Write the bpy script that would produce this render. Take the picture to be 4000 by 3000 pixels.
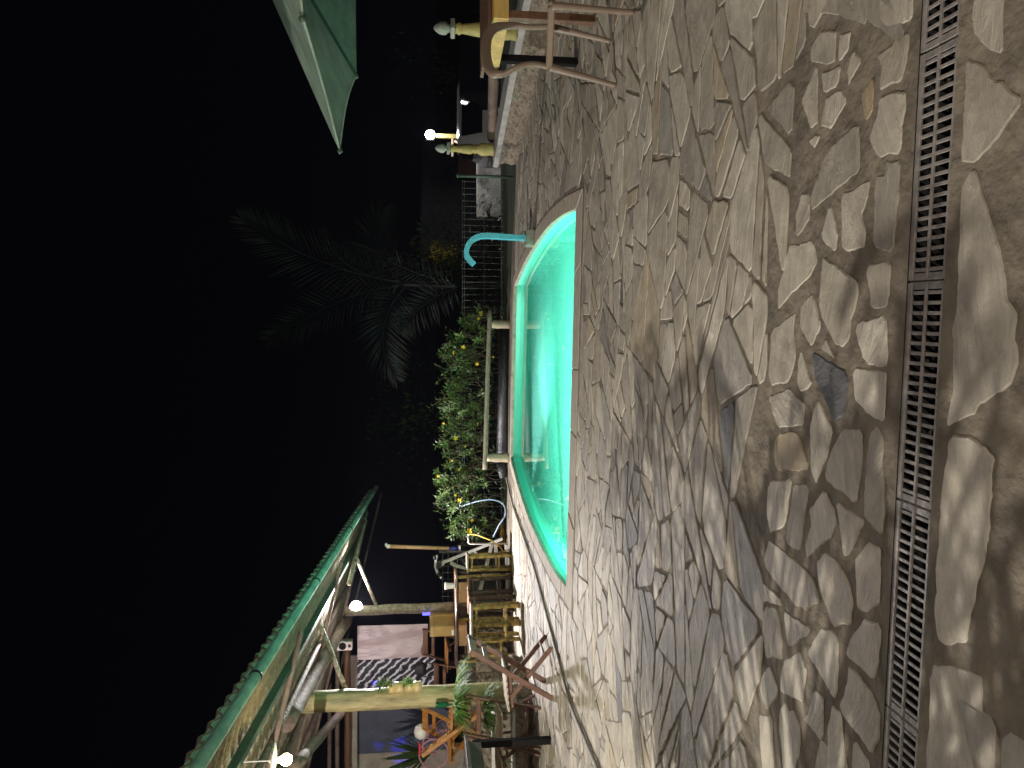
import bpy, bmesh, math, random
from mathutils import Vector as V, Matrix, noise
R = math.radians
random.seed(7)
for o in list(bpy.data.objects): bpy.data.objects.remove(o, do_unlink=True)
scn = bpy.context.scene
col = scn.collection

# ------------------------------------------------------------------ camera
H = 1.15; FP = 3000.; PT = R(6.28)
F_ = V((0, math.cos(PT), -math.sin(PT))); U_ = V((0, math.sin(PT), math.cos(PT))); R_ = V((1, 0, 0))
cam = bpy.data.objects.new('camera', bpy.data.cameras.new('camera')); col.objects.link(cam)
cam.data.sensor_width = 36; cam.data.lens = 27.0; cam.data.clip_end = 500; cam.data.clip_start = 0.05
m = Matrix((-U_, R_, -F_)).transposed().to_4x4(); m.translation = V((0, 0, H)); cam.matrix_world = m
scn.camera = cam
# ------------------------------------------------------------------ world (night), exposure
w = bpy.data.worlds.new("World"); scn.world = w; w.use_nodes = True
bg = w.node_tree.nodes['Background']; bg.inputs[0].default_value = (0.5, 0.6, 1.0, 1); bg.inputs[1].default_value = 0.0011
scn.view_settings.view_transform = 'Standard'; scn.view_settings.look = 'None'
scn.view_settings.exposure = 0; scn.view_settings.gamma = 1
scn.cycles.max_bounces = 10; scn.cycles.transmission_bounces = 8; scn.cycles.transparent_max_bounces = 12
scn.cycles.sample_clamp_indirect = 4.0

def ray(x, y):
    a = (1500 - y) / FP; b = (x - 2000) / FP
    return V((a, math.cos(PT) - b * math.sin(PT), -math.sin(PT) - b * math.cos(PT)))
def gp(x, y, z=0.0):
    r = ray(x, y); return V((0, 0, H)) + r * ((z - H) / r.z)
def at(x, y, Y):
    r = ray(x, y); return V((0, 0, H)) + r * (Y / r.y)
def proj(p):
    d = V(p) - V((0, 0, H)); f = d.dot(F_)
    if f < 0.01: return (1e9, 1e9)
    return (2000 - d.dot(U_) / f * FP, 1500 - d.dot(R_) / f * FP)

# ------------------------------------------------------------------ lamps
def lamp(kind, name, loc, power, color, size=0.05, to=None, spot=None, blend=.5):
    d = bpy.data.lights.new(name, kind); d.energy = power; d.color = color
    if kind in ('POINT', 'SPOT'): d.shadow_soft_size = size
    if kind == 'SPOT': d.spot_size = R(spot); d.spot_blend = blend
    o = bpy.data.objects.new(name, d); col.objects.link(o); o.location = loc
    if to is not None: o.rotation_euler = (V(to) - V(loc)).to_track_quat('-Z', 'Y').to_euler()
    return o
LAMP1 = at(1392, 2368, 10.8)
LAMP2 = at(1110, 2968, 5.6)
LAMP3 = at(1680, 530, 19.0)
lamp('SPOT', 'post_floodlight_light', LAMP1 + V((.05, -.17, -.02)), 850, (1.0, .95, .97), .05, to=(.3, 7.3, 0), spot=138, blend=.3)
lamp('POINT', 'bulb_light', LAMP2 + V((0, 0, -.09)), 13, (1.0, .85, .42), .045)
lamp('POINT', 'street_floodlight_light', LAMP3 + V((-.05, -.2, 0)), 70, (1.0, .97, 1.0), .06)
lamp('POINT', 'house_lamp_behind_light', (1.6, -3.2, 3.0), 640, (1.0, .89, .77), .07)
lamp('POINT', 'garden_lamp_light', (-5.2, 2.3, 2.6), 1450, (1.0, .95, .85), .03)
lamp('POINT', 'pavilion_inner_light', (-4.1, 11.0, 2.15), 16, (1.0, .80, .86), .06)
for q in ((1475, 2820), (1550, 2880), (1620, 2832)):
    p = at(q[0], q[1], 12.4); lamp('SPOT', 'disco_light', (-3.7, 11.6, 2.0), 1300 if q[0] != 1620 else 200, (.03, .03, 1) if q[0] != 1620 else (.05, .8, .5), .01, to=p, spot=8, blend=1)
PW = (.26, 1.0, .76)
lamp('SPOT', 'pool_lamp_and_fill_light', (-1.52, 7.25, -.42), 3200, (.6, 1.0, .93), .045, to=(.5, 7.1, -1.15), spot=56, blend=1)
lamp('SPOT', 'pool_lamp_and_fill_light', (-1.18, 9.35, -.42), 2400, (.6, 1.0, .93), .045, to=(.6, 9.2, -1.15), spot=56, blend=1)
for q in ((-1.2, 6.5), (-.4, 6.4), (.4, 6.3), (1.1, 6.2)):  # unseen fill lamps added along the near wall to brighten the pool
    lamp('SPOT', 'pool_lamp_and_fill_light', (q[0], q[1], -.25), 170, PW, .06, to=(q[0], 9.8, -.75), spot=160, blend=.9)
    lamp('SPOT', 'pool_lamp_and_fill_light', (q[0], q[1], -.25), 720, PW, .06, to=(q[0] * .8, 10.2, -.8), spot=115, blend=1)

# ------------------------------------------------------------------ helpers
def tag(o, label=None, cat=None, group=None, kind=None):
    if label: o['label'] = label
    if cat: o['category'] = cat
    if group: o['group'] = group
    if kind: o['kind'] = kind
    return o
def thing(name, label, cat, loc=(0, 0, 0), rz=0, group=None):
    o = bpy.data.objects.new(name, None); col.objects.link(o); o.location = loc; o.rotation_euler = (0, 0, rz)
    o.empty_display_size = .1
    return tag(o, label, cat, group)
def dup(root, loc=None, rz=None, label=None, group=None):
    def rec(o, par):
        c = o.copy(); col.objects.link(c); c.parent = par
        for ch in o.children: rec(ch, c)
        return c
    r = rec(root, None)
    if loc is not None: r.location = loc
    if rz is not None: r.rotation_euler = (0, 0, rz)
    if label: r['label'] = label
    if group: r['group'] = group
    return r
class MB:
    def __init__(s): s.v = []; s.f = []; s.sm = []
    def add(s, vs, fs, smooth=False):
        n = len(s.v); s.v += [tuple(v) for v in vs]; s.f += [tuple(i + n for i in f) for f in fs]; s.sm += [smooth] * len(fs)
    def box(s, c, d, rot=None, M=None, bev=0.0):
        x, y, z = d[0] / 2, d[1] / 2, d[2] / 2
        if bev <= 0: bev = min(x, y, z) * .12
        b = min(bev, min(x, y, z) * .45)
        vs = []; idx = {}
        for sx in (-1, 1):
            for sy in (-1, 1):
                for sz in (-1, 1):
                    for ax in range(3):
                        p = [sx * (x - b), sy * (y - b), sz * (z - b)]
                        p[ax] = (sx * x, sy * y, sz * z)[ax]
                        idx[(sx, sy, sz, ax)] = len(vs); vs.append(V(p))
        fs = []
        for ax in range(3):
            o1, o2 = [(1, 2), (2, 0), (0, 1)][ax]
            for sg in (-1, 1):
                q = []
                for a, bb in ((-1, -1), (1, -1), (1, 1), (-1, 1)):
                    k = [0, 0, 0]; k[ax] = sg; k[o1] = a; k[o2] = bb; q.append(idx[(k[0], k[1], k[2], ax)])
                fs.append(q if sg > 0 else q[::-1])
        for ax in range(3):            # edges along ax
            o1, o2 = [(1, 2), (2, 0), (0, 1)][ax]
            for a in (-1, 1):
                for bb in (-1, 1):
                    k = [0, 0, 0]; k[o1] = a; k[o2] = bb
                    k0 = k[:]; k1 = k[:]; k0[ax] = -1; k1[ax] = 1
                    q = [idx[(*k0, o1)], idx[(*k1, o1)], idx[(*k1, o2)], idx[(*k0, o2)]]
                    fs.append(q if a * bb < 0 else q[::-1])
        for sx in (-1, 1):
            for sy in (-1, 1):
                for sz in (-1, 1):
                    q = [idx[(sx, sy, sz, i)] for i in range(3)]
                    fs.append(q if sx * sy * sz > 0 else q[::-1])
        if rot is not None:
            rm = rot if isinstance(rot, Matrix) else Matrix.Rotation(rot, 3, 'Z')
            vs = [rm @ v for v in vs]
        vs = [v + V(c) for v in vs]
        if M is not None: vs = [M @ v for v in vs]
        s.add(vs, fs); return s
    def bar(s, a, b, w, h, up=V((0, 0, 1)), bev=0):    # rectangular bar from a to b
        a = V(a); b = V(b); d = b - a; L = d.length; y = d.normalized()
        x = y.cross(up)
        if x.length < 1e-3: x = y.cross(V((0, 1, 0)))
        x.normalize(); z = x.cross(y)
        s.box((a + b) / 2, (w, L, h), Matrix((x, y, z)).transposed(), bev=bev); return s
    def tube(s, pts, rad, n=10, cap=True, jit=0, squash=None):
        pts = [V(p) for p in pts]; k = len(pts)
        rads = rad if isinstance(rad, (list, tuple)) else [rad] * k
        vs = []; ref = None
        for i, p in enumerate(pts):
            t = (pts[min(i + 1, k - 1)] - pts[max(i - 1, 0)])
            t = t.normalized() if t.length > 0 else V((0, 0, 1))
            if ref is None:
                ref = t.cross(V((0, 0, 1)))
                if ref.length < .05: ref = t.cross(V((0, 1, 0)))
            ref = (ref - t * ref.dot(t)).normalized(); bn = t.cross(ref)
            for j in range(n):
                a = 2 * math.pi * j / n; r = rads[i]
                if jit: r *= 1 + jit * (noise.noise(V((p.x * 9 + math.cos(a), p.y * 9 + math.sin(a), p.z * 9))))
                ca, sa = math.cos(a), math.sin(a)
                if squash: ca *= squash[0]; sa *= squash[1]
                vs.append(p + ref * (r * ca) + bn * (r * sa))
        fs = []
        for i in range(k - 1):
            for j in range(n):
                j2 = (j + 1) % n; fs.append((i * n + j, i * n + j2, (i + 1) * n + j2, (i + 1) * n + j))
        if cap: fs.append(tuple(range(n))[::-1]); fs.append(tuple((k - 1) * n + j for j in range(n)))
        s.add(vs, fs, True); return s
    def log(s, a, b, r0, r1=None, seg=10, n=12, wob=.25):
        a = V(a); b = V(b); r1 = r1 or r0; pts = []; rs = []
        for i in range(seg + 1):
            t = i / seg; o = noise.noise_vector(a * 3 + V((t * 4, 0, 0))) * r0 * wob
            pts.append(a.lerp(b, t) + o); rs.append((r0 + (r1 - r0) * t) * (1 + .06 * noise.noise(a * 5 + V((0, t * 9, 0)))))
        return s.tube(pts, rs, n, jit=.12)
    def lathe(s, prof, c=(0, 0, 0), n=24):
        vs = []; c = V(c)
        for (r, z) in prof:
            for j in range(n):
                a = 2 * math.pi * j / n; vs.append(c + V((r * math.cos(a), r * math.sin(a), z)))
        fs = []
        for i in range(len(prof) - 1):
            for j in range(n):
                j2 = (j + 1) % n; fs.append((i * n + j, i * n + j2, (i + 1) * n + j2, (i + 1) * n + j))
        fs.append(tuple(range(n))[::-1]); fs.append(tuple((len(prof) - 1) * n + j for j in range(n)))
        s.add(vs, fs, True); return s
    def prism(s, poly, z0, z1, M=None):
        n = len(poly); vs = [V((p[0], p[1], z0)) for p in poly] + [V((p[0], p[1], z1)) for p in poly]
        if M is not None: vs = [M @ v for v in vs]
        fs = [tuple(range(n))[::-1], tuple(range(n, 2 * n))] + [(i, (i + 1) % n, n + (i + 1) % n, n + i) for i in range(n)]
        s.add(vs, fs); return s
    def leaf(s, p, d, up, L, W, bend=.15, fold=.15):
        d = V(d).normalized(); x = d.cross(V(up))
        if x.length < .01: x = d.cross(V((1, 0, .1)))
        x.normalize(); nn = x.cross(d)
        p = V(p); a = p; m1 = p + d * L * .5 + nn * (-fold * W); t = p + d * L - nn * bend * L
        s.add([a, m1 - x * W / 2 + nn * fold * W, m1, m1 + x * W / 2 + nn * fold * W, t], [(0, 2, 1), (0, 3, 2), (1, 2, 4), (2, 3, 4)], True)
    def build(s, name, mat, parent=None, at0=None):
        me = bpy.data.meshes.new(name); vs = s.v
        if at0 is not None: a = V(at0); vs = [tuple(V(v) - a) for v in vs]
        me.from_pydata(vs, [], s.f); me.polygons.foreach_set('use_smooth', s.sm)
        me.materials.append(mat); me.update()
        o = bpy.data.objects.new(name, me); col.objects.link(o)
        if at0 is not None: o.location = at0
        if parent is not None: o.parent = parent
        return o

def mat(name, c, rough=.6, var=.25, scale=8, bump=.15, metal=0, stretch=(1, 1, 1), c2=None, spec=.5, emit=None, es=0, trans=0):
    m = bpy.data.materials.new(name); m.use_nodes = True; nt = m.node_tree; N = nt.nodes; L = nt.links
    b = N['Principled BSDF']; b.inputs['Roughness'].default_value = rough; b.inputs['Metallic'].default_value = metal
    b.inputs['Specular IOR Level'].default_value = spec
    tc = N.new('ShaderNodeTexCoord'); mp = N.new('ShaderNodeMapping'); mp.inputs['Scale'].default_value = stretch
    L.new(tc.outputs['Object'], mp.inputs['Vector'])
    n1 = N.new('ShaderNodeTexNoise'); n1.inputs['Scale'].default_value = scale; n1.inputs['Detail'].default_value = 8; n1.inputs['Roughness'].default_value = .65
    L.new(mp.outputs[0], n1.inputs['Vector'])
    cr = N.new('ShaderNodeValToRGB'); cr.color_ramp.elements[0].position = .3; cr.color_ramp.elements[1].position = .7
    lo = [x * (1 - var) for x in c]; hi = [min(1, x * (1 + var)) for x in (c2 or c)]
    cr.color_ramp.elements[0].color = (*lo, 1); cr.color_ramp.elements[1].color = (*hi, 1)
    L.new(n1.outputs['Fac'], cr.inputs[0]); L.new(cr.outputs[0], b.inputs['Base Color'])
    if bump:
        bp = N.new('ShaderNodeBump'); bp.inputs['Strength'].default_value = bump; bp.inputs['Distance'].default_value = .02
        n2 = N.new('ShaderNodeTexNoise'); n2.inputs['Scale'].default_value = scale * 3; n2.inputs['Detail'].default_value = 6
        L.new(mp.outputs[0], n2.inputs['Vector']); L.new(n2.outputs['Fac'], bp.inputs['Height']); L.new(bp.outputs[0], b.inputs['Normal'])
    if emit: b.inputs['Emission Color'].default_value = (*emit, 1); b.inputs['Emission Strength'].default_value = es
    if trans: b.inputs['Transmission Weight'].default_value = trans
    return m
def leafmat(name, c, c2, rough=.35):
    m = mat(name, c, rough, .35, 5, 0, c2=c2)
    nt = m.node_tree; b = nt.nodes['Principled BSDF']; out = nt.nodes['Material Output']
    tr = nt.nodes.new('ShaderNodeBsdfTranslucent'); tr.inputs[0].default_value = (*[min(1, x * 1.3) for x in c2], 1)
    mx = nt.nodes.new('ShaderNodeMixShader'); mx.inputs[0].default_value = .25
    nt.links.new(b.outputs[0], mx.inputs[1]); nt.links.new(tr.outputs[0], mx.inputs[2]); nt.links.new(mx.outputs[0], out.inputs[0])
    return m
M = dict(
    grout=mat('mortar', (.165, .136, .100), .9, .5, 5, 1.0),
    soil=mat('soil', (.035, .030, .018), .95, .5, 2, .8, c2=(.03, .045, .015)),
    cement=mat('cement', (.22, .19, .15), .9, .3, 6, .4),
    grate=mat('grate_plastic', (.19, .175, .165), .5, .3, 30, .15, c2=(.24, .21, .19)),
    channel=mat('channel', (.012, .011, .010), .8, .6, 20, .3),
    debris=mat('dry_leaf', (.10, .08, .06), .8, .4, 30, .3),
    coping=mat('coping_stone', (.38, .33, .26), .75, .28, 7, .5, stretch=(1, 4, 1), c2=(.40, .345, .27)),
    poolwall=mat('pool_vinyl', (.20, .80, .62), .5, .05, 4, .05),
    brush=mat('grey_wood', (.20, .16, .11), .7, .4, 6, .5, stretch=(1, 1, 6)),
    post=mat('post_wood', (.30, .25, .13), .65, .45, 5, .5, stretch=(3, 3, .6), c2=(.38, .31, .15)),
    bark=mat('pale_bark', (.36, .31, .23), .8, .65, 16, 1.0),
    log=mat('beam_log', (.16, .115, .085), .75, .5, 8, .6, stretch=(1, 1, 1)),
    roofs=mat('fibre_cement', (.24, .20, .15), .95, .4, 14, .8, c2=(.23, .19, .14), spec=.1),
    gutter=mat('green_pipe', (.19, .35, .27), .8, .35, 5, .2, c2=(.24, .40, .32), spec=.2),
    cap=mat('weathered_cap', (.36, .345, .32), .8, .3, 9, .4),
    eave=mat('light_green_strip', (.28, .55, .38), .6, .2, 6, .1),
    dgreen=mat('dark_green', (.05, .085, .055), .6, .35, 10, .3),
    black=mat('black', (.012, .012, .013), .6, .4, 12, .3),
    blackpl=mat('black_plastic', (.02, .02, .022), .32, .4, 14, .6),
    white=mat('white_paint', (.72, .70, .64), .5, .12, 14, .1),
    dirtywhite=mat('dirty_white', (.55, .52, .46), .7, .25, 8, .3),
    wallstone=mat('rubble_stone', (.20, .165, .12), .9, .4, 14, 1.0, c2=(.24, .20, .15)),
    brown=mat('brown_wood', (.13, .060, .038), .5, .35, 5, .3, stretch=(4, 4, 1)),
    slat=mat('pale_slat', (.36, .29, .20), .6, .25, 6, .3),
    orange=mat('orange_wood', (.40, .17, .035), .45, .35, 5, .3, stretch=(3, 3, 1)),
    yellowlog=mat('yellow_log', (.13, .085, .02), .8, .9, 13, 1.0, c2=(.27, .19, .05)),
    darklog=mat('dark_log', (.055, .035, .02), .8, .5, 14, .7),
    panel=mat('plywood_panel', (.30, .16, .055), .6, .35, 6, .3, stretch=(1, 1, 3)),
    card=mat('cardboard', (.36, .22, .075), .8, .15, 9, .2),
    metaldark=mat('dark_metal', (.008, .007, .006), .8, .4, 12, .1, spec=.1),
    steel=mat('steel', (.5, .5, .5), .3, .15, 20, .05, metal=.9),
    wire=mat('wire', (.22, .23, .19), .45, .2, 20, .05, metal=.3),
    plastic_chair=mat('brown_plastic', (.22, .16, .115), .38, .12, 16, .08),
    yellowwood=mat('yellow_table_wood', (.55, .36, .10), .5, .3, 4, .3, stretch=(1, 4, 4)),
    redwood=mat('reddish_wood', (.13, .062, .03), .5, .4, 4, .3, stretch=(1, 4, 4)),
    canopy=leafmat('green_canvas', (.20, .27, .21), (.23, .31, .24), .85),
    yellow=mat('yellow_paint', (.40, .33, .11), .6, .2, 10, .3),
    greyfin=mat('grey_finial', (.34, .36, .30), .7, .25, 12, .4),
    blue=mat('blue_spout', (.09, .34, .44), .35, .15, 8, .05),
    tan=mat('tan_tube', (.55, .34, .17), .5, .2, 12, .1),
    blueband=mat('blue_band', (.03, .04, .25), .5, .2, 12, .1),
    hoseY=mat('yellow_hose', (.60, .38, .04), .4, .15, 20, .05),
    hoseB=mat('grey_blue_hose', (.22, .30, .42), .4, .15, 20, .05),
    hoseG=mat('grey_hose', (.34, .32, .28), .6, .35, 60, .5),
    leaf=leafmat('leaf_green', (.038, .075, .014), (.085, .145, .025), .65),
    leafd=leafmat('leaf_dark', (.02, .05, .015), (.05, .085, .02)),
    leafs=leafmat('leaf_spider', (.05, .13, .02), (.13, .26, .04), .6),
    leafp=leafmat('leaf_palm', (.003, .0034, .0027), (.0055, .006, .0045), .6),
    flower=mat('yellow_petal', (.62, .44, .03), .5, .1, 10, .1),
    stem=mat('stem', (.10, .08, .04), .8, .3, 10, .3),
    bamboo=mat('bamboo', (.62, .46, .20), .45, .3, 7, .2, stretch=(2, 2, 1)),
    plsheet=mat('milky_plastic', (.44, .34, .36), .35, .12, 3, .5, stretch=(4, 1, 1)),
    shiny=mat('dark_plastic_film', (.03, .03, .04), .12, .4, 4, 1.0, stretch=(9, 1, 2)),
    pink=mat('pink_paint', (.34, .17, .21), .45, .15, 12, .05),
    red=mat('red_plastic', (.55, .03, .06), .4, .15, 12, .05),
    bottle=mat('green_glass', (.01, .10, .04), .1, .2, 12, 0),
    maroon=mat('slat_shutter', (.10, .035, .028), .6, .3, 8, .3),
    carw=mat('car_white', (.7, .7, .72), .18, .03, 3, 0),
    card_=mat('car_dark', (.03, .03, .035), .15, .1, 3, 0),
    glass=mat('dark_glass', (.01, .012, .015), .05, .1, 3, 0),
    tyre=mat('tyre', (.015, .015, .015), .8, .2, 12, .2),
    tile=mat('wall_plaster', (.30, .26, .21), .85, .25, 5, .4),
    bluewall=mat('dark_blue_panel', (.045, .05, .085), .5, .35, 3, .3),
    lampw=mat('lamp_white', (1, 1, 1), .5, 0, 3, 0, emit=(1, .97, 1), es=30),
    lampy=mat('lamp_yellow', (1, 1, .6), .5, 0, 3, 0, emit=(1, .9, .45), es=30),
    night=mat('dark_plaster', (.004, .004, .006), .9, .3, 3, .2),
    ledb=mat('led_blue', (.1, .1, .8), .5, 0, 3, 0, emit=(.12, .12, 1), es=2.5),
)
nt = M['shiny'].node_tree; wv_ = nt.nodes.new('ShaderNodeTexWave'); wv_.inputs['Scale'].default_value = 4.5; wv_.inputs['Distortion'].default_value = 7; wv_.inputs['Detail'].default_value = 8; wv_.inputs['Detail Roughness'].default_value = .7; wv_.bands_direction = 'DIAGONAL'
crr = nt.nodes.new('ShaderNodeValToRGB'); crr.color_ramp.elements[0].position = .62; crr.color_ramp.elements[0].color = (.02, .02, .03, 1); crr.color_ramp.elements[1].position = .95; crr.color_ramp.elements[1].color = (.75, .72, .8, 1)  # diagonal glints on the film, painted as silver streaks in its base colour
nt.links.new(nt.nodes['Texture Coordinate'].outputs['Object'], wv_.inputs['Vector']); nt.links.new(wv_.outputs['Fac'], crr.inputs[0]); nt.links.new(crr.outputs[0], nt.nodes['Principled BSDF'].inputs['Base Color'])
# stone material driven by per-stone colour and per-stone grain coordinates
def stone_mat():
    m = bpy.data.materials.new('quartzite_slab'); m.use_nodes = True; nt = m.node_tree; N = nt.nodes; L = nt.links
    b = N['Principled BSDF']; b.inputs['Roughness'].default_value = .62; b.inputs['Specular IOR Level'].default_value = .35
    at_ = N.new('ShaderNodeAttribute'); at_.attribute_name = 'tone'
    ac = N.new('ShaderNodeAttribute'); ac.attribute_name = 'grain'
    mp = N.new('ShaderNodeMapping'); mp.inputs['Scale'].default_value = (3.5, 13, 1); L.new(ac.outputs['Vector'], mp.inputs['Vector'])
    n1 = N.new('ShaderNodeTexNoise'); n1.inputs['Scale'].default_value = 1.6; n1.inputs['Detail'].default_value = 9; n1.inputs['Roughness'].default_value = .7
    n1.inputs['Distortion'].default_value = .6
    L.new(mp.outputs[0], n1.inputs['Vector'])
    n2 = N.new('ShaderNodeTexNoise'); n2.inputs['Scale'].default_value = 9; n2.inputs['Detail'].default_value = 8; n2.inputs['Roughness'].default_value = .6
    L.new(ac.outputs['Vector'], n2.inputs['Vector'])
    mr = N.new('ShaderNodeMapRange'); mr.inputs[1].default_value = .25; mr.inputs[2].default_value = .75; mr.inputs[3].default_value = .70; mr.inputs[4].default_value = 1.18
    L.new(n1.outputs['Fac'], mr.inputs[0])
    mr2 = N.new('ShaderNodeMapRange'); mr2.inputs[1].default_value = .3; mr2.inputs[2].default_value = .7; mr2.inputs[3].default_value = .76; mr2.inputs[4].default_value = 1.15
    L.new(n2.outputs['Fac'], mr2.inputs[0])
    mu = N.new('ShaderNodeMath'); mu.operation = 'MULTIPLY'; L.new(mr.outputs[0], mu.inputs[0]); L.new(mr2.outputs[0], mu.inputs[1])
    vm = N.new('ShaderNodeVectorMath'); vm.operation = 'SCALE'; L.new(at_.outputs['Color'], vm.inputs[0]); L.new(mu.outputs[0], vm.inputs['Scale'])
    n3 = N.new('ShaderNodeTexNoise'); n3.inputs['Scale'].default_value = 3.1; n3.inputs['Detail'].default_value = 3   # rusty stains
    L.new(ac.outputs['Vector'], n3.inputs['Vector'])
    cr = N.new('ShaderNodeValToRGB'); cr.color_ramp.elements[0].position = .64; cr.color_ramp.elements[1].position = .74
    cr.color_ramp.elements[0].color = (0, 0, 0, 1); cr.color_ramp.elements[1].color = (.45, .45, .45, 1); L.new(n3.outputs['Fac'], cr.inputs[0])
    mx = N.new('ShaderNodeMix'); mx.data_type = 'RGBA'; mx.inputs[7].default_value = (.24, .17, .07, 1)
    L.new(cr.outputs[0], mx.inputs[0]); L.new(vm.outputs[0], mx.inputs[6]); L.new(mx.outputs[2], b.inputs['Base Color'])
    ad = N.new('ShaderNodeMath'); ad.operation = 'MULTIPLY_ADD'; L.new(n1.outputs['Fac'], ad.inputs[0]); ad.inputs[1].default_value = 1.3; L.new(n2.outputs['Fac'], ad.inputs[2])
    bp = N.new('ShaderNodeBump'); bp.inputs['Strength'].default_value = .8; bp.inputs['Distance'].default_value = .014
    L.new(ad.outputs[0], bp.inputs['Height']); L.new(bp.outputs[0], b.inputs['Normal'])
    return m
M['stone'] = stone_mat()

# ------------------------------------------------------------------ ground, paving, pool, drain
def cr_(pts, k=6, closed=False):                # Catmull-Rom
    out = []; n = len(pts)
    rng = range(n if closed else n - 1)
    for i in rng:
        p = [V(pts[(i + j - 1) % n]) if closed else V(pts[max(0, min(n - 1, i + j - 1))]) for j in range(4)]
        for q in range(k):
            t = q / k
            out.append(.5 * ((2 * p[1]) + (p[2] - p[0]) * t + (2 * p[0] - 5 * p[1] + 4 * p[2] - p[3]) * t * t + (3 * p[1] - p[0] - 3 * p[2] + p[3]) * t ** 3))
    if not closed: out.append(V(pts[-1]))
    return out
near = [V((-1.70, 6.26, 0)), V((1.37, 5.84, 0))]
right = cr_([(1.37, 5.84, 0), (1.46, 6.5, 0), (1.52, 7.4, 0), (1.50, 8.4, 0), (1.42, 9.4, 0), (1.31, 10.14, 0)], 4)
left = cr_([(-1.03, 10.61, 0), (-1.30, 9.75, 0), (-1.53, 8.7, 0), (-1.66, 7.6, 0), (-1.71, 6.9, 0), (-1.70, 6.26, 0)], 4)
POOL = right + left                    # ccw
def offs(poly, d):
    n = len(poly); out = []
    for i in range(n):
        a, b, c = poly[i - 1], poly[i], poly[(i + 1) % n]
        e1 = (b - a).normalized(); e2 = (c - b).normalized()
        n1 = V((e1.y, -e1.x, 0)); n2 = V((e2.y, -e2.x, 0)); nn = (n1 + n2)
        nn = nn / max(1.1, nn.length_squared / 2) if nn.length > 0 else n1
        out.append(b + nn * d)
    return out
def rim(d, near_):
    o = offs(POOL, d)
    for k in (0, len(POOL) - 1): o[k] = o[k] + V((-.13, -1, 0)).normalized() * near_
    return o
COPE = rim(.13, .11)
dF0, dF1 = gp(3600, 0), gp(3440, 3000); dN0, dN1 = gp(3744, 0), gp(3581, 3000)
dd = (dF0 - dF1).normalized(); dn = V((-dd.y, dd.x, 0))       # dd along +X, dn away from camera
dO = (dF1 + dN1) / 2; DW = ((dF0 - dN0).dot(dn) + (dF1 - dN1).dot(dn)) / 2
def dpt(s_, t_, z=0): return dO + dd * s_ + dn * t_ + V((0, 0, z))
DR = [dpt(-4, -DW / 2), dpt(6, -DW / 2), dpt(6, DW / 2), dpt(-4, DW / 2)]
PATIO = [V(p) for p in ((-9, -4, 0), (9, -4, 0), (9, 9.3, 0), (2.85, 9.92, 0), (1.05, 10.78, 0), (-1.1, 11.0, 0), (-2.5, 11.2, 0), (-9, 11.4, 0))]
def fill(name, loops, mt, z=0, sub=0):
    bm = bmesh.new(); ed = []
    for lp in loops:
        vs = [bm.verts.new((p.x, p.y, z)) for p in lp]
        for i in range(len(vs)): ed.append(bm.edges.new((vs[i], vs[(i + 1) % len(vs)])))
    bmesh.ops.triangle_fill(bm, use_beauty=True, use_dissolve=False, edges=ed)
    for f in bm.faces:
        if f.normal.z < 0: f.normal_flip()
    me = bpy.data.meshes.new(name); bm.to_mesh(me); bm.free(); me.materials.append(mt)
    o = bpy.data.objects.new(name, me); col.objects.link(o); return o
tag(fill('patio_mortar', [PATIO, COPE, DR], M['grout']), kind='structure')
G0 = [V((-120, -80, 0)), V((120, -80, 0)), V((120, 12.2, 0)), V((-120, 12.2, 0))]
ZS = -.95
gr_ = fill('ground', [G0, PATIO], M['soil'], -.012); tag(gr_, kind='structure')
b = MB(); xs_ = [-120, -40, -12, -8, -4, -2, 0, 2, 4, 8, 12, 40, 120]; vs = []
for y_, z_ in ((12.2, -.012), (12.8, -.10), (13.6, -.42), (14.4, -.78), (15.2, ZS), (24, ZS), (200, ZS)):
    for x_ in xs_: vs.append((x_, y_, z_ + (.05 * noise.noise(V((x_, y_, 0))) if 12.5 < y_ < 15 else 0)))
n = len(xs_); b.add(vs, [(i * n + j, i * n + j + 1, (i + 1) * n + j + 1, (i + 1) * n + j) for i in range(6) for j in range(n - 1)], True)
tag(b.build('street', M['soil']), kind='structure')

def clip(poly, p, n):                 # keep side where (v-p).n >= 0
    out = []
    for i in range(len(poly)):
        a, b = poly[i], poly[(i + 1) % len(poly)]; da, db = (a - p).dot(n), (b - p).dot(n)
        if da >= 0: out.append(a)
        if (da >= 0) != (db >= 0): out.append(a.lerp(b, da / (da - db)))
    return out
def area(poly): return .5 * sum(poly[i - 1].x * poly[i].y - poly[i].x * poly[i - 1].y for i in range(len(poly)))
def shrink(poly, d):
    r = poly[:]
    for i in range(len(poly)):
        a, b = poly[i - 1], poly[i]; e = b - a
        if e.length < 1e-5: continue
        e.normalize(); n = V((-e.y, e.x, 0)); r = clip(r, a + n * d, n)
        if len(r) < 3: return []
    return r
def rough_edge(poly, step=.035, amp=.004, cut=.2):
    # knock off corners, then subdivide and jitter
    n = len(poly); q = []
    for i in range(n):
        a, b, c = poly[i - 1], poly[i], poly[(i + 1) % n]
        l = min((a - b).length, (c - b).length) * cut * random.uniform(.25, 1)
        l = min(l, .045)
        q.append(b + (a - b).normalized() * l); q.append(b + (c - b).normalized() * l)
    out = []
    for i in range(len(q)):
        a, b = q[i], q[(i + 1) % len(q)]; L = (b - a).length; k = max(1, int(L / step))
        if L < 1e-4: continue
        e = (b - a) / L; nn = V((-e.y, e.x, 0))
        for j in range(k):
            p = a.lerp(b, j / k); s = noise.noise(p * 23) * amp * 1.6 + noise.noise(p * 60 + V((5, 0, 0))) * amp
            out.append(p + nn * s)
    return out
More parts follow.
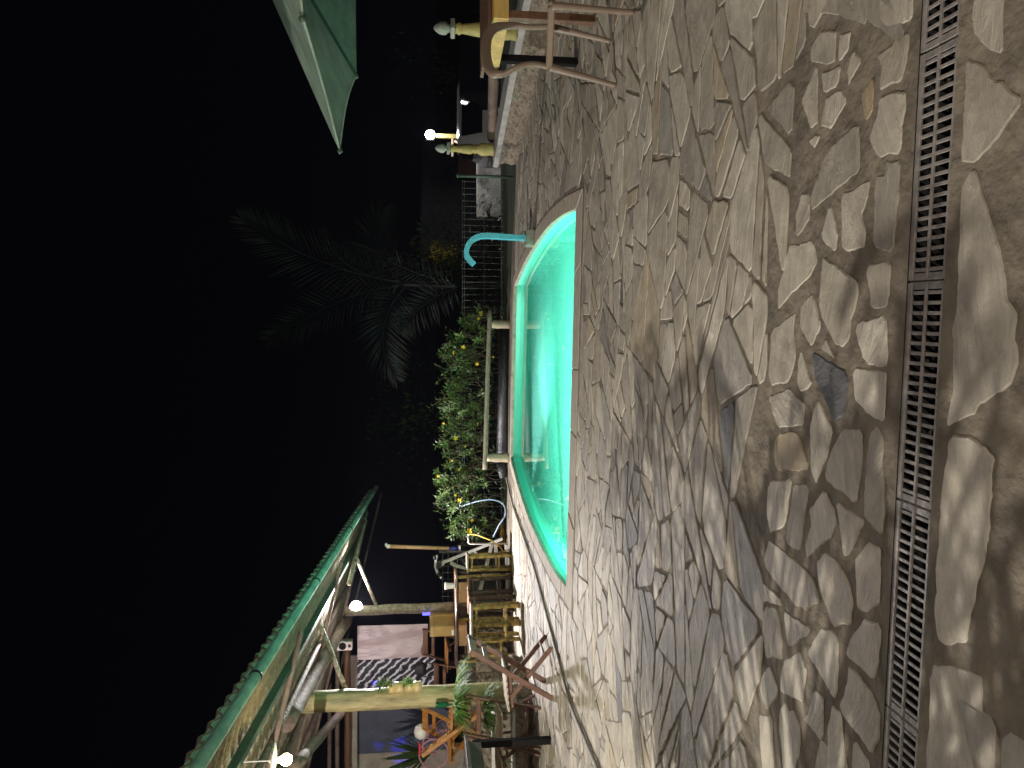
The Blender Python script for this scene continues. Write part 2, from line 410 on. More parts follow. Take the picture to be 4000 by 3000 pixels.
PALET = [(.46, .41, .33)] * 6 + [(.41, .365, .295)] * 5 + [(.51, .46, .38)] * 4 + [(.37, .33, .27)] * 3 + [(.42, .35, .25)] * 2 + [(.32, .29, .25)] * 2 
sv, sf, tone, grain, ssm = [], [], [], [], []
def add_stone(poly, h=.006, c=None, ang=None, amp=.004, step=.035):
    if len(poly) < 3: return
    if area(poly) < 0: poly = poly[::-1]
    if area(poly) < .0012: return
    r = rough_edge(poly, step, amp); n = len(r)
    if n < 4: return
    cen = sum(r, V((0, 0, 0))) / n; base = len(sv)
    wv = noise.noise(V((poly[0].x * .6, poly[0].y * .6, 2))) * .12
    c = c or ((.15, .145, .145) if random.random() < .012 else random.choice(PALET)); k = random.uniform(.82, 1.14) + wv; c = [x * k for x in c]
    ang = ang if ang is not None else random.gauss(0, .5)
    ca, sa = math.cos(ang), math.sin(ang); o = V((random.uniform(0, 90), random.uniform(0, 90), random.uniform(0, 40)))
    tx, ty = random.gauss(0, .006), random.gauss(0, .006)
    def zt(p): return h + (p.x - cen.x) * tx + (p.y - cen.y) * ty
    for lvl, (sh, dz) in enumerate(((1.0, None), (1.0, -.0035), (None, 0))):
        for p in r:
            if sh is None:
                d = cen - p; q = p + d.normalized() * min(.005, d.length * .2)
            else: q = p
            z = -.004 if dz is None else zt(q) + dz
            sv.append((q.x, q.y, z)); lx, ly = q.x - cen.x, q.y - cen.y
            grain.append((lx * ca + ly * sa + o.x, -lx * sa + ly * ca + o.y, o.z)); tone.append(c)
    for l in range(2):
        for i in range(n):
            j = (i + 1) % n; sf.append((base + l * n + i, base + l * n + j, base + (l + 1) * n + j, base + (l + 1) * n + i)); ssm.append(l == 1)
    sf.append(tuple(base + 2 * n + i for i in range(n))); ssm.append(False)
A = lambda *p: [gp(2900 + x * .6027, y * .6027) for x, y in p]
B = lambda *p: [gp(2900 + x * .6027, 900 + y * .6027) for x, y in p]
C = lambda *p: [gp(2900 + x * .4973, 1700 + y * .4973) for x, y in p]
D = lambda *p: [gp(2900 + x * .4973, 2300 + y * .4973) for x, y in p]
TR = [
 A((400,-60),(830,-60),(805,165),(720,130),(630,100),(400,75)), A((895,-70),(1112,-70),(1100,130),(1010,160),(930,190),(885,130)),
 A((510,200),(615,203),(602,400),(555,420),(440,400),(450,300)), A((632,215),(703,210),(695,320),(625,405)),
 A((720,315),(775,385),(690,560),(680,460)), A((1090,200),(1070,400),(1035,525),(895,580),(905,440),(875,370),(975,290),(1010,225)),
 A((480,425),(490,440),(490,800),(445,840),(385,660)), A((645,420),(620,560),(530,610),(510,480)), A((640,570),(678,655),(580,840),(505,810),(545,640)),
 A((848,490),(855,700),(800,795),(770,620)), A((1060,590),(1060,700),(1025,960),(1010,1000),(880,1020),(810,920),(870,760),(890,640),(950,600)),
 A((755,800),(765,900),(760,1110),(455,1360),(440,1290),(560,960)), A((480,870),(505,885),(470,965),(430,915)),
 A((935,1030),(1025,1045),(1015,1270),(985,1600),(960,1630),(870,1620),(848,1580),(860,1150),(930,1125)),
 A((830,1165),(830,1230),(775,1400),(805,1500),(790,1600),(650,1640),(640,1260)), A((572,1310),(618,1500),(610,1645),(505,1545)),
 A((438,1245),(440,1420),(350,1560),(345,1400),(385,1265)), B((310,95),(465,65),(490,200),(440,300),(330,405),(235,510),(232,400),(285,180)),
 A((1510,-80),(1697,-80),(1690,355),(1580,300),(1490,200)), A((1450,380),(1560,420),(1690,540),(1825,650),(1700,840),(1600,970),(1490,1060),(1420,1060)),
 A((1500,1085),(1570,1280),(1670,1600)) + B((1700,240),(1725,440),(1790,560),(1760,700),(1795,800),(1785,920),(1745,1000),(1540,1140),(1510,1200),(1330,1270),(1365,1090),(1365,600),(1400,420),(1400,300)) + A((1430,1190)),
 B((820,225),(960,190),(960,400),(940,495),(850,520),(830,490),(808,280)), B((527,175),(640,250),(750,340),(755,420),(715,570),(690,720),(650,760),(605,740),(497,545),(510,300)),
 B((460,400),(515,620),(450,755),(375,650),(375,490)), B((345,535),(335,640),(350,840),(300,990),(165,1005),(190,640)),
 B((385,770),(450,985),(430,1030),(375,1050),(355,990),(360,850)), B((545,700),(605,840),(510,770)), B((450,780),(700,930),(660,1200),(600,1240),(470,960)),
 B((935,540),(945,780),(940,885),(790,870),(725,610)), B((740,885),(940,920),(930,1060),(920,1250),(800,1180),(725,1090),(718,920)),
 B((310,1020),(410,1130),(400,1270),(230,1275),(165,1080)), B((495,1090),(590,1290),(560,1450),(480,1645),(445,1540),(440,1250)),
 B((205,1330),(355,1295),(430,1500),(425,1555),(215,1560)), B((650,1280),(785,1285)) + C((935,300),(900,545),(640,340),(700,120)),
 B((870,1255),(915,1340)) + C((1110,180),(1120,600),(1095,790),(960,640),(960,400)) + B((820,1330)),
 C((200,360),(390,340),(350,650),(325,720),(225,770),(190,620)), C((410,370),(530,385),(500,620),(460,930),(340,840)),
 C((650,420),(720,580),(740,690),(700,800),(510,970),(495,880),(540,700),(530,580)), C((740,515),(960,665),(960,700),(840,945),(795,950)),
 C((205,815),(400,960),(560,1120),(605,1310),(500,1370),(420,1340),(250,1140),(160,1010)), C((640,915),(720,950),(830,1120),(875,1310),(850,1490),(715,1505),(600,1200),(585,990)),
 C((985,840),(1085,885),(1080,1340),(970,1400),(900,1350),(885,980)), C((125,1120),(300,1280),(315,1340),(160,1310)),
 C((1640,0),(1800,10),(1990,165),(1960,340),(1945,800),(1880,1100),(1800,1400)) + D((1770,430),(1600,450),(1540,410)) + C((1515,1400),(1530,1000),(1550,660),(1590,300)),
 D((165,140),(270,140),(320,360),(310,550),(190,545),(155,370)), D((325,170),(540,300),(510,370),(355,475)),
 D((625,295),(720,340),(760,420),(750,800),(730,880),(600,650),(510,500),(600,340)), D((960,225),(1090,290),(1075,600),(1035,730),(815,515),(830,440)),
 D((460,490),(510,640),(490,800),(470,885),(300,810),(305,620),(345,550)), D((210,595),(285,780),(275,850),(195,955),(140,800),(160,660)),
 D((840,610),(900,650),(1030,840),(1090,1000),(1080,1180),(1020,1300),(790,990),(760,920),(820,740)),
 D((340,885),(370,965),(410,960),(450,1060),(465,1220),(410,1450),(330,1450),(290,1150),(300,940)), D((600,790),(640,860),(640,1150),(620,1195),(485,1025),(520,980),(550,820)),
 D((710,910),(780,980),(830,1450),(660,1450),(670,1100)), D((135,985),(240,990),(245,1450),(160,1450),(140,1200)), D((880,1170),(1000,1350),(1010,1450),(860,1450)),
 D((1500,590),(1690,610),(1890,680),(1905,1500),(1460,1500),(1470,1200),(1490,800)),
]
for i, p in enumerate(TR):
    c = (.115, .115, .12) if i == 27 else ((.42, .33, .21) if i in (32, 9) else random.choice(PALET[:15]))
    add_stone(p, .003, c, amp=.0035, step=.012, ang=random.gauss(0, .35))
# voronoi flagstones elsewhere
BLS = [(gp(3135, 0), gp(3085, 1000)), (gp(3008, 1000), gp(2985, 3000))]
def in_traced(p):
    x, y = proj(p)
    if p.y < 3.2 and -140 < y < 3140:
        bx = 3135 - 50 * y / 1000 if y < 1000 else 3008 - 23 * (y - 1000) / 2000
        return x > bx - 14
    return False
ANI = 1.5
def wrp(p):        # local variation of stone size
    return V((p.x + .25 * noise.noise(V((p.x * .5, p.y * .5, 3))), p.y, 0))
seeds = []
cell = .44; x = -6.2
while x < 6.2:
    y = -2.0
    while y < 11.6:
        if random.random() < .93: seeds.append(V((x + random.uniform(-.62, .62) * cell * ANI * .9, y + random.uniform(-.62, .62) * cell * .9, 0)))
        y += cell
    x += cell * ANI * .78
# extra small stones
for i in range(60): seeds.append(V((random.uniform(-5, 5), random.uniform(2, 11), 0)))
GRID = {}
def key(p): return (int(math.floor(p.x / .8)), int(math.floor(p.y / .8)))
for i, s_ in enumerate(seeds): GRID.setdefault(key(s_), []).append(i)
RT = [(2.85 + .03, 9.9), (3.23, 7.81), (3.9, 4.0)]
for i, s_ in enumerate(seeds):
    if abs(s_.x) > 1.2 + abs(s_.y) * .62 + (1.5 if s_.y < 3 else 0): continue
    kx, ky = key(s_)
    nb = [seeds[j] for a in (-2, -1, 0, 1, 2) for b in (-1, 0, 1) for j in GRID.get((kx + a, ky + b), []) if j != i]
    rot = .35 * noise.noise(V((s_.x * .7, s_.y * .7, 8)))
    poly = [s_ + V(q) for q in ((-.9, -.6, 0), (.9, -.6, 0), (.9, .6, 0), (-.9, .6, 0))]
    # anisotropic voronoi: metric scales x by 1/ANI after rotation
    def mt_(v):
        c, sn = math.cos(rot), math.sin(rot); xx = (v.x * c + v.y * sn) / ANI ** 2; yy = -v.x * sn + v.y * c
        return V((xx * c - yy * sn, xx * sn + yy * c, 0))
    for q in nb:
        mid = (s_ + q) / 2; d = mt_(s_ - q)
        if d.length < 1e-5: continue
        poly = clip(poly, mid, d.normalized())
        if len(poly) < 3: break
    if len(poly) < 3: continue
    cen = sum(poly, V((0, 0, 0))) / len(poly)
    if in_traced(cen): continue
    if cen.y < 3.4:        # straight seam against the hand-laid border
        x_, y_ = proj(cen); BL0, BL1 = BLS[0 if y_ < 1000 else 1]
        nn = V((-(BL0 - BL1).y, (BL0 - BL1).x, 0)).normalized()
        if -140 < y_ < 3140: poly = clip(poly, BL1 + nn * .008, nn)
    # drain
    for sg in (1, -1):
        if (cen - dO).dot(dn) * sg > 0: poly = clip(poly, dO + dn * sg * (DW / 2 + .03), dn * sg); break
    # pool coping: clip by the tangents of the convex outline that face the stone
    if len(poly) < 3: continue
    n_ = len(COPE)
    inside = all((COPE[(k + 1) % n_] - COPE[k]).cross(cen - COPE[k]).z > -.05 for k in range(n_))
    best = None
    for k in range(n_):
        a, b = COPE[k], COPE[(k + 1) % n_]; e = (b - a).normalized(); nn = V((e.y, -e.x, 0)); dist = (cen - a).dot(nn)
        if best is None or dist > best[0]: best = (dist, a, nn)
    poly = clip(poly, best[1] + best[2] * .012, best[2])
    if len(poly) < 3: continue
    # patio edge
    for k in range(2, 7):
        a, b = PATIO[k], PATIO[(k + 1) % 8]; e = (b - a).normalized(); poly = clip(poly, a, V((-e.y, e.x, 0)))
        if len(poly) < 3: break
    if len(poly) < 3: continue
    st = .035 if s_.y < 6 else .07
    def split(p, dep=0):
        ar = abs(area(p)); tgt = random.choice((.018, .03, .05, .07, .11)) * (1.25 if s_.y < 4 else 1)
        if dep > 6 or ar < tgt: return [p]
        c0 = sum(p, V((0, 0, 0))) / len(p); xs = [q.x for q in p]; ys = [q.y for q in p]; w_, h_ = max(xs) - min(xs), max(ys) - min(ys)
        ang = random.gauss(rot, .38) if (h_ * 1.55 > w_ or random.random() < .22) else random.gauss(1.57, .5)
        c0 += V((random.uniform(-.22, .22) * w_, random.uniform(-.22, .22) * h_, 0)); n = V((-math.sin(ang), math.cos(ang), 0)); out = []
        for sg in (1, -1):
            q = clip(p, c0, n * sg)
            if len(q) >= 3: out += split(q, dep + 1)
        return out
    for q in split(poly):
        g = random.choice((.003, .004, .005, .007, .010)) * (1.0 if s_.y > 3.6 else 1.35)
        q = shrink(q, g)
        if len(q) < 3 or abs(area(q)) < .0025: continue
        add_stone(q, random.uniform(.002, .006), ang=rot + random.gauss(0, .22), amp=.0045, step=st)
me = bpy.data.meshes.new('paving'); me.from_pydata(sv, [], sf); me.polygons.foreach_set('use_smooth', [False] * len(sf))
ca = me.color_attributes.new('tone', 'FLOAT_COLOR', 'POINT'); ca.data.foreach_set('color', [x for c in tone for x in (*c, 1)])
ga = me.attributes.new('grain', 'FLOAT_VECTOR', 'POINT'); ga.data.foreach_set('vector', [x for c in grain for x in c])
me.materials.append(M['stone'])
pv = bpy.data.objects.new('paving', me); col.objects.link(pv); tag(pv, kind='structure')

# pool -------------------------------------------------------------
pool = thing('swimming_pool', 'small turquoise swimming pool lit from under the water, set in the stone paving', 'swimming pool', (0, 8, 0))
P0 = V((0, 8, 0))
wl = MB(); n_ = len(POOL)
wv = [p + V((0, 0, z)) - P0 for z in (-.0, -.09, -.30, -1.15) for p in POOL]
wl.add(wv, [(l * n_ + (i + 1) % n_, l * n_ + i, (l + 1) * n_ + i, (l + 1) * n_ + (i + 1) % n_) for l in range(3) for i in range(n_)], True)
wl.build('pool_wall', M['poolwall'], pool)
fl = MB(); inn = offs(POOL, -.10)
fl.add([p + V((0, 0, -1.15)) - P0 for p in POOL] + [p + V((0, 0, -1.22)) - P0 for p in inn], [tuple(n_ + i for i in range(n_))] + [(i, (i + 1) % n_, n_ + (i + 1) % n_, n_ + i) for i in range(n_)])
fl.build('pool_floor', M['poolwall'], pool)
cp = MB(); OI = offs(POOL, -.018); OO = rim(.122, .11)
def cseg(a0, a1, b0, b1, z=.009):
    # a: inner edge, b: outer edge
    vs = [a0, a1, b1, b0]; lo = [v + V((0, 0, -.03)) - P0 for v in vs]; mi = [v + V((0, 0, z - .006)) - P0 for v in vs]
    c_ = sum(vs, V((0, 0, 0))) / 4; hi = [v + (c_ - v).normalized() * .008 + V((0, 0, z)) - P0 for v in vs]
    cp.add(lo + mi + hi, [(0, 1, 2, 3), (8, 11, 10, 9)] + [(j + i, j + i + 4, j + (i + 1) % 4 + 4, j + (i + 1) % 4) for j in (0, 4) for i in range(4)])
per = []
for i in range(n_):
    a, b = OI[i], OI[(i + 1) % n_]; c_, d_ = OO[i], OO[(i + 1) % n_]; k = max(1, round((b - a).length / .62))
    cuts = [0] + sorted([(j + random.uniform(-.22, .22)) / k for j in range(1, k)]) + [1]
    for j in range(k):
        t0, t1 = cuts[j], cuts[j + 1]; g = .003 / max(.1, (b - a).length); t0 += g; t1 -= g
        cseg(a.lerp(b, t0), a.lerp(b, t1), c_.lerp(d_, t0), c_.lerp(d_, t1), .009 + random.uniform(-.002, .002))
cp.build('coping', M['coping'], pool)
# mortar bed under the coping joints
bed = MB(); bi = offs(POOL, .0); bed.add([p + V((0, 0, .0035)) - P0 for p in bi] + [p + V((0, 0, .0035)) - P0 for p in rim(.16, .12)],
    [(i, n_ + i, n_ + (i + 1) % n_, (i + 1) % n_) for i in range(n_)]); bed.build('coping_bed', M['grout'], pool)
for (lx, ly) in ((-1.56, 7.25), (-1.22, 9.35)):
    q = MB(); q.tube([(-.10, 0, 0), (-.02, 0, 0)], .07, 16); o = q.build('pool_lamp', M['white'], pool); o.location = V((lx, ly, -.42)) - P0
# water body
wm = bpy.data.materials.new('pool_water'); wm.use_nodes = True; nt = wm.node_tree; nt.nodes.clear()
out = nt.nodes.new('ShaderNodeOutputMaterial'); gl = nt.nodes.new('ShaderNodeBsdfGlass'); gl.inputs['IOR'].default_value = 1.33; gl.inputs['Roughness'].default_value = 0
gl.inputs['Color'].default_value = (.97, 1, .99, 1)
bn = nt.nodes.new('ShaderNodeBump'); bn.inputs['Strength'].default_value = .03; bn.inputs['Distance'].default_value = .02
nn_ = nt.nodes.new('ShaderNodeTexNoise'); nn_.inputs['Scale'].default_value = 2.2; nt.links.new(nn_.outputs['Fac'], bn.inputs['Height']); nt.links.new(bn.outputs[0], gl.inputs['Normal'])
nt.links.new(gl.outputs[0], out.inputs['Surface'])
vs_ = nt.nodes.new('ShaderNodeVolumePrincipled'); vs_.inputs['Color'].default_value = (.55, 1, .92, 1); vs_.inputs['Density'].default_value = .7
nt.links.new(vs_.outputs[0], out.inputs['Volume'])
wb = MB(); WO = offs(POOL, .02); wb.add([p + V((0, 0, -.085)) for p in WO] + [p + V((0, 0, -1.30)) for p in WO],
   [tuple(range(n_)), tuple(range(n_, 2 * n_))[::-1]] + [(n_ + i, n_ + (i + 1) % n_, (i + 1) % n_, i) for i in range(n_)])
o = wb.build('water', wm, None); tag(o, kind='structure')

# drain ------------------------------------------------------------
ch = MB()
zc = -.11
a = [dpt(-4, -DW / 2 - .001, 0), dpt(6, -DW / 2 - .001, 0), dpt(6, DW / 2 + .001, 0), dpt(-4, DW / 2 + .001, 0)]
lo = [p + V((0, 0, zc)) for p in a]
ch.add(a + lo, [(4, 5, 6, 7), (0, 4, 5, 1)[::-1], (2, 6, 7, 3)[::-1]])
dc = ch.build('drain_channel', M['channel']); tag(dc, 'long dark channel sunk in the paving under the row of grates', 'drain channel')
XJ = [((gp(3670, 172) - dO).dot(dd)), ((gp(3610, 1068) - dO).dot(dd)), ((gp(3550, 1955) - dO).dot(dd)), ((gp(3500, 2790) - dO).dot(dd))]
PL = (XJ[0] - XJ[3]) / 3.0
def make_grate():
    g = MB(); L = PL - .006; W_ = DW - .001; th = .006
    zt = -.002
    g.box((0, W_ / 2 - .008, zt - th / 2), (L, .016, th), bev=.001); g.box((0, -W_ / 2 + .005, zt - th / 2), (L, .010, th), bev=.001)
    g.box((0, 0, zt - th / 2), (L, .008, th), bev=.001)
    ns = 22; pitch = L / ns
    for k in range(ns + 1):
        xx = -L / 2 + k * pitch; ww = .0085
        if k in (0, ns): ww = .016; xx += .008 * (1 if k == 0 else -1)
        for sg in (-1, 1):
            y0, y1 = .003, W_ / 2 - .011
            g.box((xx, sg * (y0 + y1) / 2, zt - .001 - th / 2), (ww, y1 - y0, th - .002), bev=.001)
    for sg in (-1, 1): g.box((sg * (L / 2 + .0), 0, zt - .008), (.004, W_, .006), bev=.0005)
    return g
labs = ['leftmost drain grate panel, cut off by the photo edge', 'second drain grate panel from the left, crossed by palm leaf shadows', 'middle drain grate panel under the turquoise pool', 'second drain grate panel from the right, dusty, with leaf scraps in its slots', 'rightmost drain grate panel, cut off by the photo edge']
gm = None
for k in range(5):
    s0 = XJ[3] + PL * (k - .5)
    if gm is None: gm = make_grate().build('drain_grate', M['grate']); g_ = gm
    else: g_ = gm.copy(); col.objects.link(g_)
    g_.location = dpt(s0, 0, 0); g_.rotation_euler = (0, 0, math.atan2(dd.y, dd.x)); tag(g_, labs[k], 'drain grate', 'drain grates in the long channel')
lf = MB()
for k in range(170):
    p = dpt(random.uniform(-.9, 2.6), random.uniform(-DW / 2 + .01, DW / 2 - .01), random.uniform(-.10, -.05)); a_ = random.uniform(0, 6.28)
    lf.leaf(p, (math.cos(a_), math.sin(a_), random.uniform(-.2, .4)), (0, 0, 1), random.uniform(.02, .05), random.uniform(.012, .022), .2)
tag(lf.build('leaf_litter', M['debris']), 'dry leaf scraps lying in the drain slots', 'leaf litter', kind='stuff')

# ================================================================== pavilion
GA, GB = at(770, 3000, 4.2), at(1470, 1905, 13.4)
gd = (GB - GA).normalized(); GS = GA - gd * 2.2; GL = (GB - GS).length
sl = V((-math.cos(R(13)), 0, math.sin(R(13))))
pav = thing('pavilion', 'open wooden pavilion with corrugated roof, green gutter pipe and round log posts', 'pavilion', (-4, 9, 0))
PO = V((-4, 9, 0))
def loc(b, name, mt, par=pav, org=PO):
    b.v = [tuple(V(v) - org) for v in b.v]; return b.build(name, mt, par)
rf = MB(); NE = int((GL - .35) / .177 * 8); rows = 12; W_R = 4.6
for lay, off_ in ((0, 0), (1, .007)):
    vs = []
    for i in range(NE + 1):
        t = i / NE * (GL - .35); zz = .026 * math.cos(2 * math.pi * i / 8) + .062 + off_
        for j in range(rows + 1):
            p = GS + gd * t + sl * (-.03 + W_R * j / rows) + V((0, 0, zz)); vs.append(p)
    q = rows + 1
    fs = [(i * q + j, i * q + j + 1, (i + 1) * q + j + 1, (i + 1) * q + j) for i in range(NE) for j in range(rows)]
    rf.add(vs, fs if lay == 0 else [f[::-1] for f in fs], True)
k0 = (NE + 1) * (rows + 1)
rf.f += [(i * (rows + 1), (i + 1) * (rows + 1), k0 + (i + 1) * (rows + 1), k0 + i * (rows + 1)) for i in range(NE)]; rf.sm += [False] * NE
loc(rf, 'roof', M['roofs'])
g = MB(); g.tube([GS + gd * GL * i / 16 for i in range(17)], .040, 16, jit=.05); gut = loc(g, 'gutter', M['gutter'])
for (px, py) in ((1020, 2655), (1240, 2280), (1365, 2070), (1452, 1935)):
    # nearest parameter along pipe to that pixel
    best = min(range(600), key=lambda k: (lambda P: (P[0] - px) ** 2 + (P[1] - py) ** 2)(proj(GS + gd * GL * k / 600)))
    c = GS + gd * GL * best / 600; b = MB(); b.tube([c - gd * .012, c + gd * .012], .047, 16); b.tube([c + V((0, 0, .04)), c + V((-.05, 0, .085))], .006, 6)
    o = loc(b, 'gutter_bracket', M['black'], gut, PO)
for k, (lat, mt, r) in enumerate(((.62, 'dgreen', .028), (1.3, 'log', .03), (2.2, 'log', .035), (3.2, 'log', .04))):
    b = MB(); a_ = GS + sl * lat + V((0, 0, .0)); b.log(a_, a_ + gd * (GL - .4), r, seg=14) if mt == 'log' else b.bar(a_, a_ + gd * (GL - .9), .05, .07)
    loc(b, 'purlin', M[mt])
for k in range(5):
    a_ = GS + gd * (2.6 + k * 2.5) + V((0, 0, -.035)); b = MB(); b.log(a_ + sl * .3, a_ + sl * 4.4, .020 + .006 * (k % 2), seg=8); loc(b, 'rafter', M['log'])
b = MB(); q0, q1 = GS + V((.012, 0, .052)), GS + gd * (GL - .4) + V((.012, 0, .052)); b.bar(q0, q1, .012, .034); loc(b, 'eave_strip', M['eave'])
# posts
p0t, p0b = at(1195, 2742, 8.8), V((-3.68, 8.8, 0)); b = MB()
b.log(V((p0t.x + .0, 8.8, 0)), p0t + V((0, 0, .05)), .125, .118, 16, 20, .05); loc(b, 'post', M['post'])
l0 = at(1400, 2384, 10.8); b = MB(); b.log(V((l0.x, 10.8, 0)), l0 + V((0, 0, .16)), .072, .066, 16, 16, .35); loc(b, 'post', M['bark'])
b = MB(); b.log(at(1120, 2830, 7.9), at(1360, 2415, 11.3), .085, .075, 12, 14, .2); loc(b, 'beam', M['log'])
b = MB(); b.log(at(1470, 2368, 10.8), at(1394, 2182, 10.8), .022, .024, 6, 8, .2); loc(b, 'brace', M['bark'])
b = MB(); b.log(at(1432, 2000, 12.6), at(1363, 2280, 10.2), .028, .030, 8, 8, .1); loc(b, 'brace', M['bark'])
b = MB(); b.log(at(1355, 2706, 8.9), at(1252, 2445, 9.2), .026, .03, 6, 8, .2); loc(b, 'brace', M['bark'])
b = MB(); b.log(at(1345, 2770, 11.5), at(1150, 2995, 7.2), .06, .06, 8, 10, .2); loc(b, 'beam', M['log'])
for (x, r, Y) in ((1357, .055, 12.1), (1318, .035, 12.6), (1287, .035, 13.0)):
    b = MB(); b.log(at(x, 2525, Y), at(x, 3150, Y), r, r, 10, 12, .25); loc(b, 'lintel_log', M['redwood'] if x == 1357 else M['log'])
# back wall panels and curtains
def panel(name, x0, x1, y0, y1, Y, mt, th=.04, wav=0, fr=6):
    b = MB()
    a = at(x0, y0, Y); c = at(x1, y1, Y); zt, zb = a.z, c.z; xr, xl = a.x, c.x
    if wav == 0: b.box(((xl + xr) / 2, Y, (zt + zb) / 2), (xr - xl, th, zt - zb)); return loc(b, name, M[mt])
    nx, nz = 40, 16; vs = []
    for s_ in (0, th):
        for i in range(nx + 1):
            for j in range(nz + 1):
                xx = xl + (xr - xl) * i / nx; zz = zb + (zt - zb) * j / nz
                vs.append((xx, Y + s_ + wav * (math.sin(xx * fr * 6 + zz * 3) + noise.noise(V((xx * 6, 1, zz * 5))) * 1.5), zz))
    q = nz + 1; n1 = (nx + 1) * q
    for s_ in (0, 1):
        fs = [(s_ * n1 + i * q + j, s_ * n1 + (i + 1) * q + j, s_ * n1 + (i + 1) * q + j + 1, s_ * n1 + i * q + j + 1) for i in range(nx) for j in range(nz)]
        b.add(vs if s_ == 0 else [], [], True) if s_ == 0 else None
        b.f += fs if s_ == 0 else [f[::-1] for f in fs]; b.sm += [True] * len(fs)
    return loc(b, name, M[mt])
panel('wall_strip', 1368, 1396, 2560, 3200, 12.25, 'tile')
panel('plastic_curtain', 1396, 1672, 2446, 2566, 12.05, 'plsheet', .004, .012, 3)
panel('plastic_film', 1396, 1700, 2567, 2715, 12.12, 'shiny', .004, .02, 5)
panel('dark_panel', 1390, 1760, 2716, 2925, 12.5, 'bluewall')
panel('rear_wall', 1394, 1900, 2926, 3300, 12.55, 'tile', .1)
# terrace and stone retaining walls
def rocks(b, a, c, z0, z1, size=.14, dep=.10, out=V((0, -1, 0)), seed=1):
    a = V(a); c = V(c); L = (c - a).length; out = out.normalized(); nx = max(2, int(L / .022)); nz = max(2, int((z1 - z0) / .02)); vs = []
    for i in range(nx + 1):
        for j in range(nz + 1):
            p = a.lerp(c, i / nx); z = z0 + (z1 - z0) * j / nz; q = V((i / nx * L / size * .75, z / size, seed * 7.3)); q += noise.noise_vector(q * 1.7) * .35
            dist, _ = noise.voronoi(q, distance_metric='DISTANCE', exponent=2.5)
            h = min(1, (dist[1] - dist[0]) * 2.6) ** .6 * dep * .38 + noise.noise(q * 3.1) * dep * .22 + noise.noise(q * 9) * dep * .08 + noise.noise(q * .9) * dep * .2
            if i in (0, nx): h = -.03
            vs.append(p + out * h + V((0, 0, z)))
    m_ = nz + 1; flip = (c - a).normalized().cross(V((0, 0, 1))).dot(out) < 0
    fs = [(i * m_ + j, (i + 1) * m_ + j, (i + 1) * m_ + j + 1, i * m_ + j + 1) for i in range(nx) for j in range(nz)]
    b.add(vs, [f[::-1] for f in fs] if flip else fs, False)
ter = thing('raised_terrace', 'raised pavilion terrace edged with rough dark stones', 'terrace', (-4, 11, 0))
TP = [(-3.15, 11.0), (-3.9, 10.35), (-4.35, 9.6), (-9, 9.6), (-9, 17), (-3.15, 17)]
b = MB(); b.prism([(x, y) for x, y in TP][::-1][::-1], -.05, .46); b.v = [tuple(V(v) - V((-4, 11, 0))) for v in b.v]; b.build('platform', M['cement'], ter)
b = MB(); rocks(b, (-3.15, 11.0, 0), (-3.9, 10.35, 0), 0, .5, .13, .1, V((.65, -.75, 0)), 2); rocks(b, (-3.9, 10.35, 0), (-4.4, 9.55, 0), 0, .5, .13, .1, V((.85, -.5, 0)), 3); rocks(b, (-4.35, 9.58, 0), (-7, 9.58, 0), 0, .5, .15, .1, V((0, -1, 0)), 4)
b.v = [tuple(V(v) - V((-4, 11, 0))) for v in b.v]; b.build('stone_facing', M['wallstone'], ter)
bed_ = thing('planting_bed', 'low stone planting bed with pale timber edges around the big log post', 'planting bed', (-4, 8.6, 0))
BO = V((-4, 8.6, 0))
b = MB(); b.prism([(-6, 8.35), (-3.45, 8.35), (-3.35, 9.3), (-6, 9.3)], -.02, .18); b.prism([(-6, 8.85), (-3.75, 8.85), (-3.7, 9.5), (-6, 9.5)], .17, .36)
b.v = [tuple(V(v) - BO) for v in b.v]; b.build('bed_soil', M['soil'], bed_)
b = MB(); rocks(b, (-3.45, 8.32, 0), (-6, 8.32, 0), 0, .2, .17, .08, V((0, -1, 0)), 5); rocks(b, (-3.40, 8.35, 0), (-3.32, 9.3, 0), 0, .2, .15, .08, V((1, 0, 0)), 6); rocks(b, (-3.8, 8.85, .17), (-6, 8.85, .17), 0, .18, .15, .06, V((0, -1, 0)), 7)
b.v = [tuple(V(v) - BO) for v in b.v]; b.build('stone_edge', M['wallstone'], bed_)
for (q0, q1) in (((-3.38, 8.28, .225), (-6, 8.22, .225)), ((-3.78, 8.80, .40), (-6, 8.76, .40))):
    b = MB(); b.bar(q0, q1, .09, .035); b.v = [tuple(V(v) - BO) for v in b.v]; b.build('timber_edge', M['dirtywhite'], bed_)

# ------------------------------------------------------------------ lamps seen in the photo
t = thing('floodlight', 'small bright LED floodlight glaring on top of the pale bark post', 'floodlight', LAMP1)
MB().box((0, 0, 0), (.16, .05, .12)).build('housing', M['metaldark'], t); q = MB(); q.lathe([(.02, -.012), (.075, -.01), (.085, 0), (.075, .02), (.03, .035)], n=20)
q.v = [(v[0], -v[2] - .035, v[1]) for v in q.v]; q.build('lens', M['lampw'], t)
t = thing('hanging_bulb', 'yellow bulb with a pale shade under the pavilion roof', 'bulb', LAMP2)
MB().lathe([(.008, -.055), (.03, -.045), (.042, -.02), (.04, 0), (.02, .03), (.015, .05)]).build('bulb', M['lampy'], t)
MB().lathe([(.016, .05), (.018, .10), (.005, .11), (.004, .35)], n=14).build('lamp_holder', M['white'], t)
MB().lathe([(.018, .055), (.11, .075), (.115, .07), (.02, .062)], n=24).build('lamp_shade', M['dirtywhite'], t)

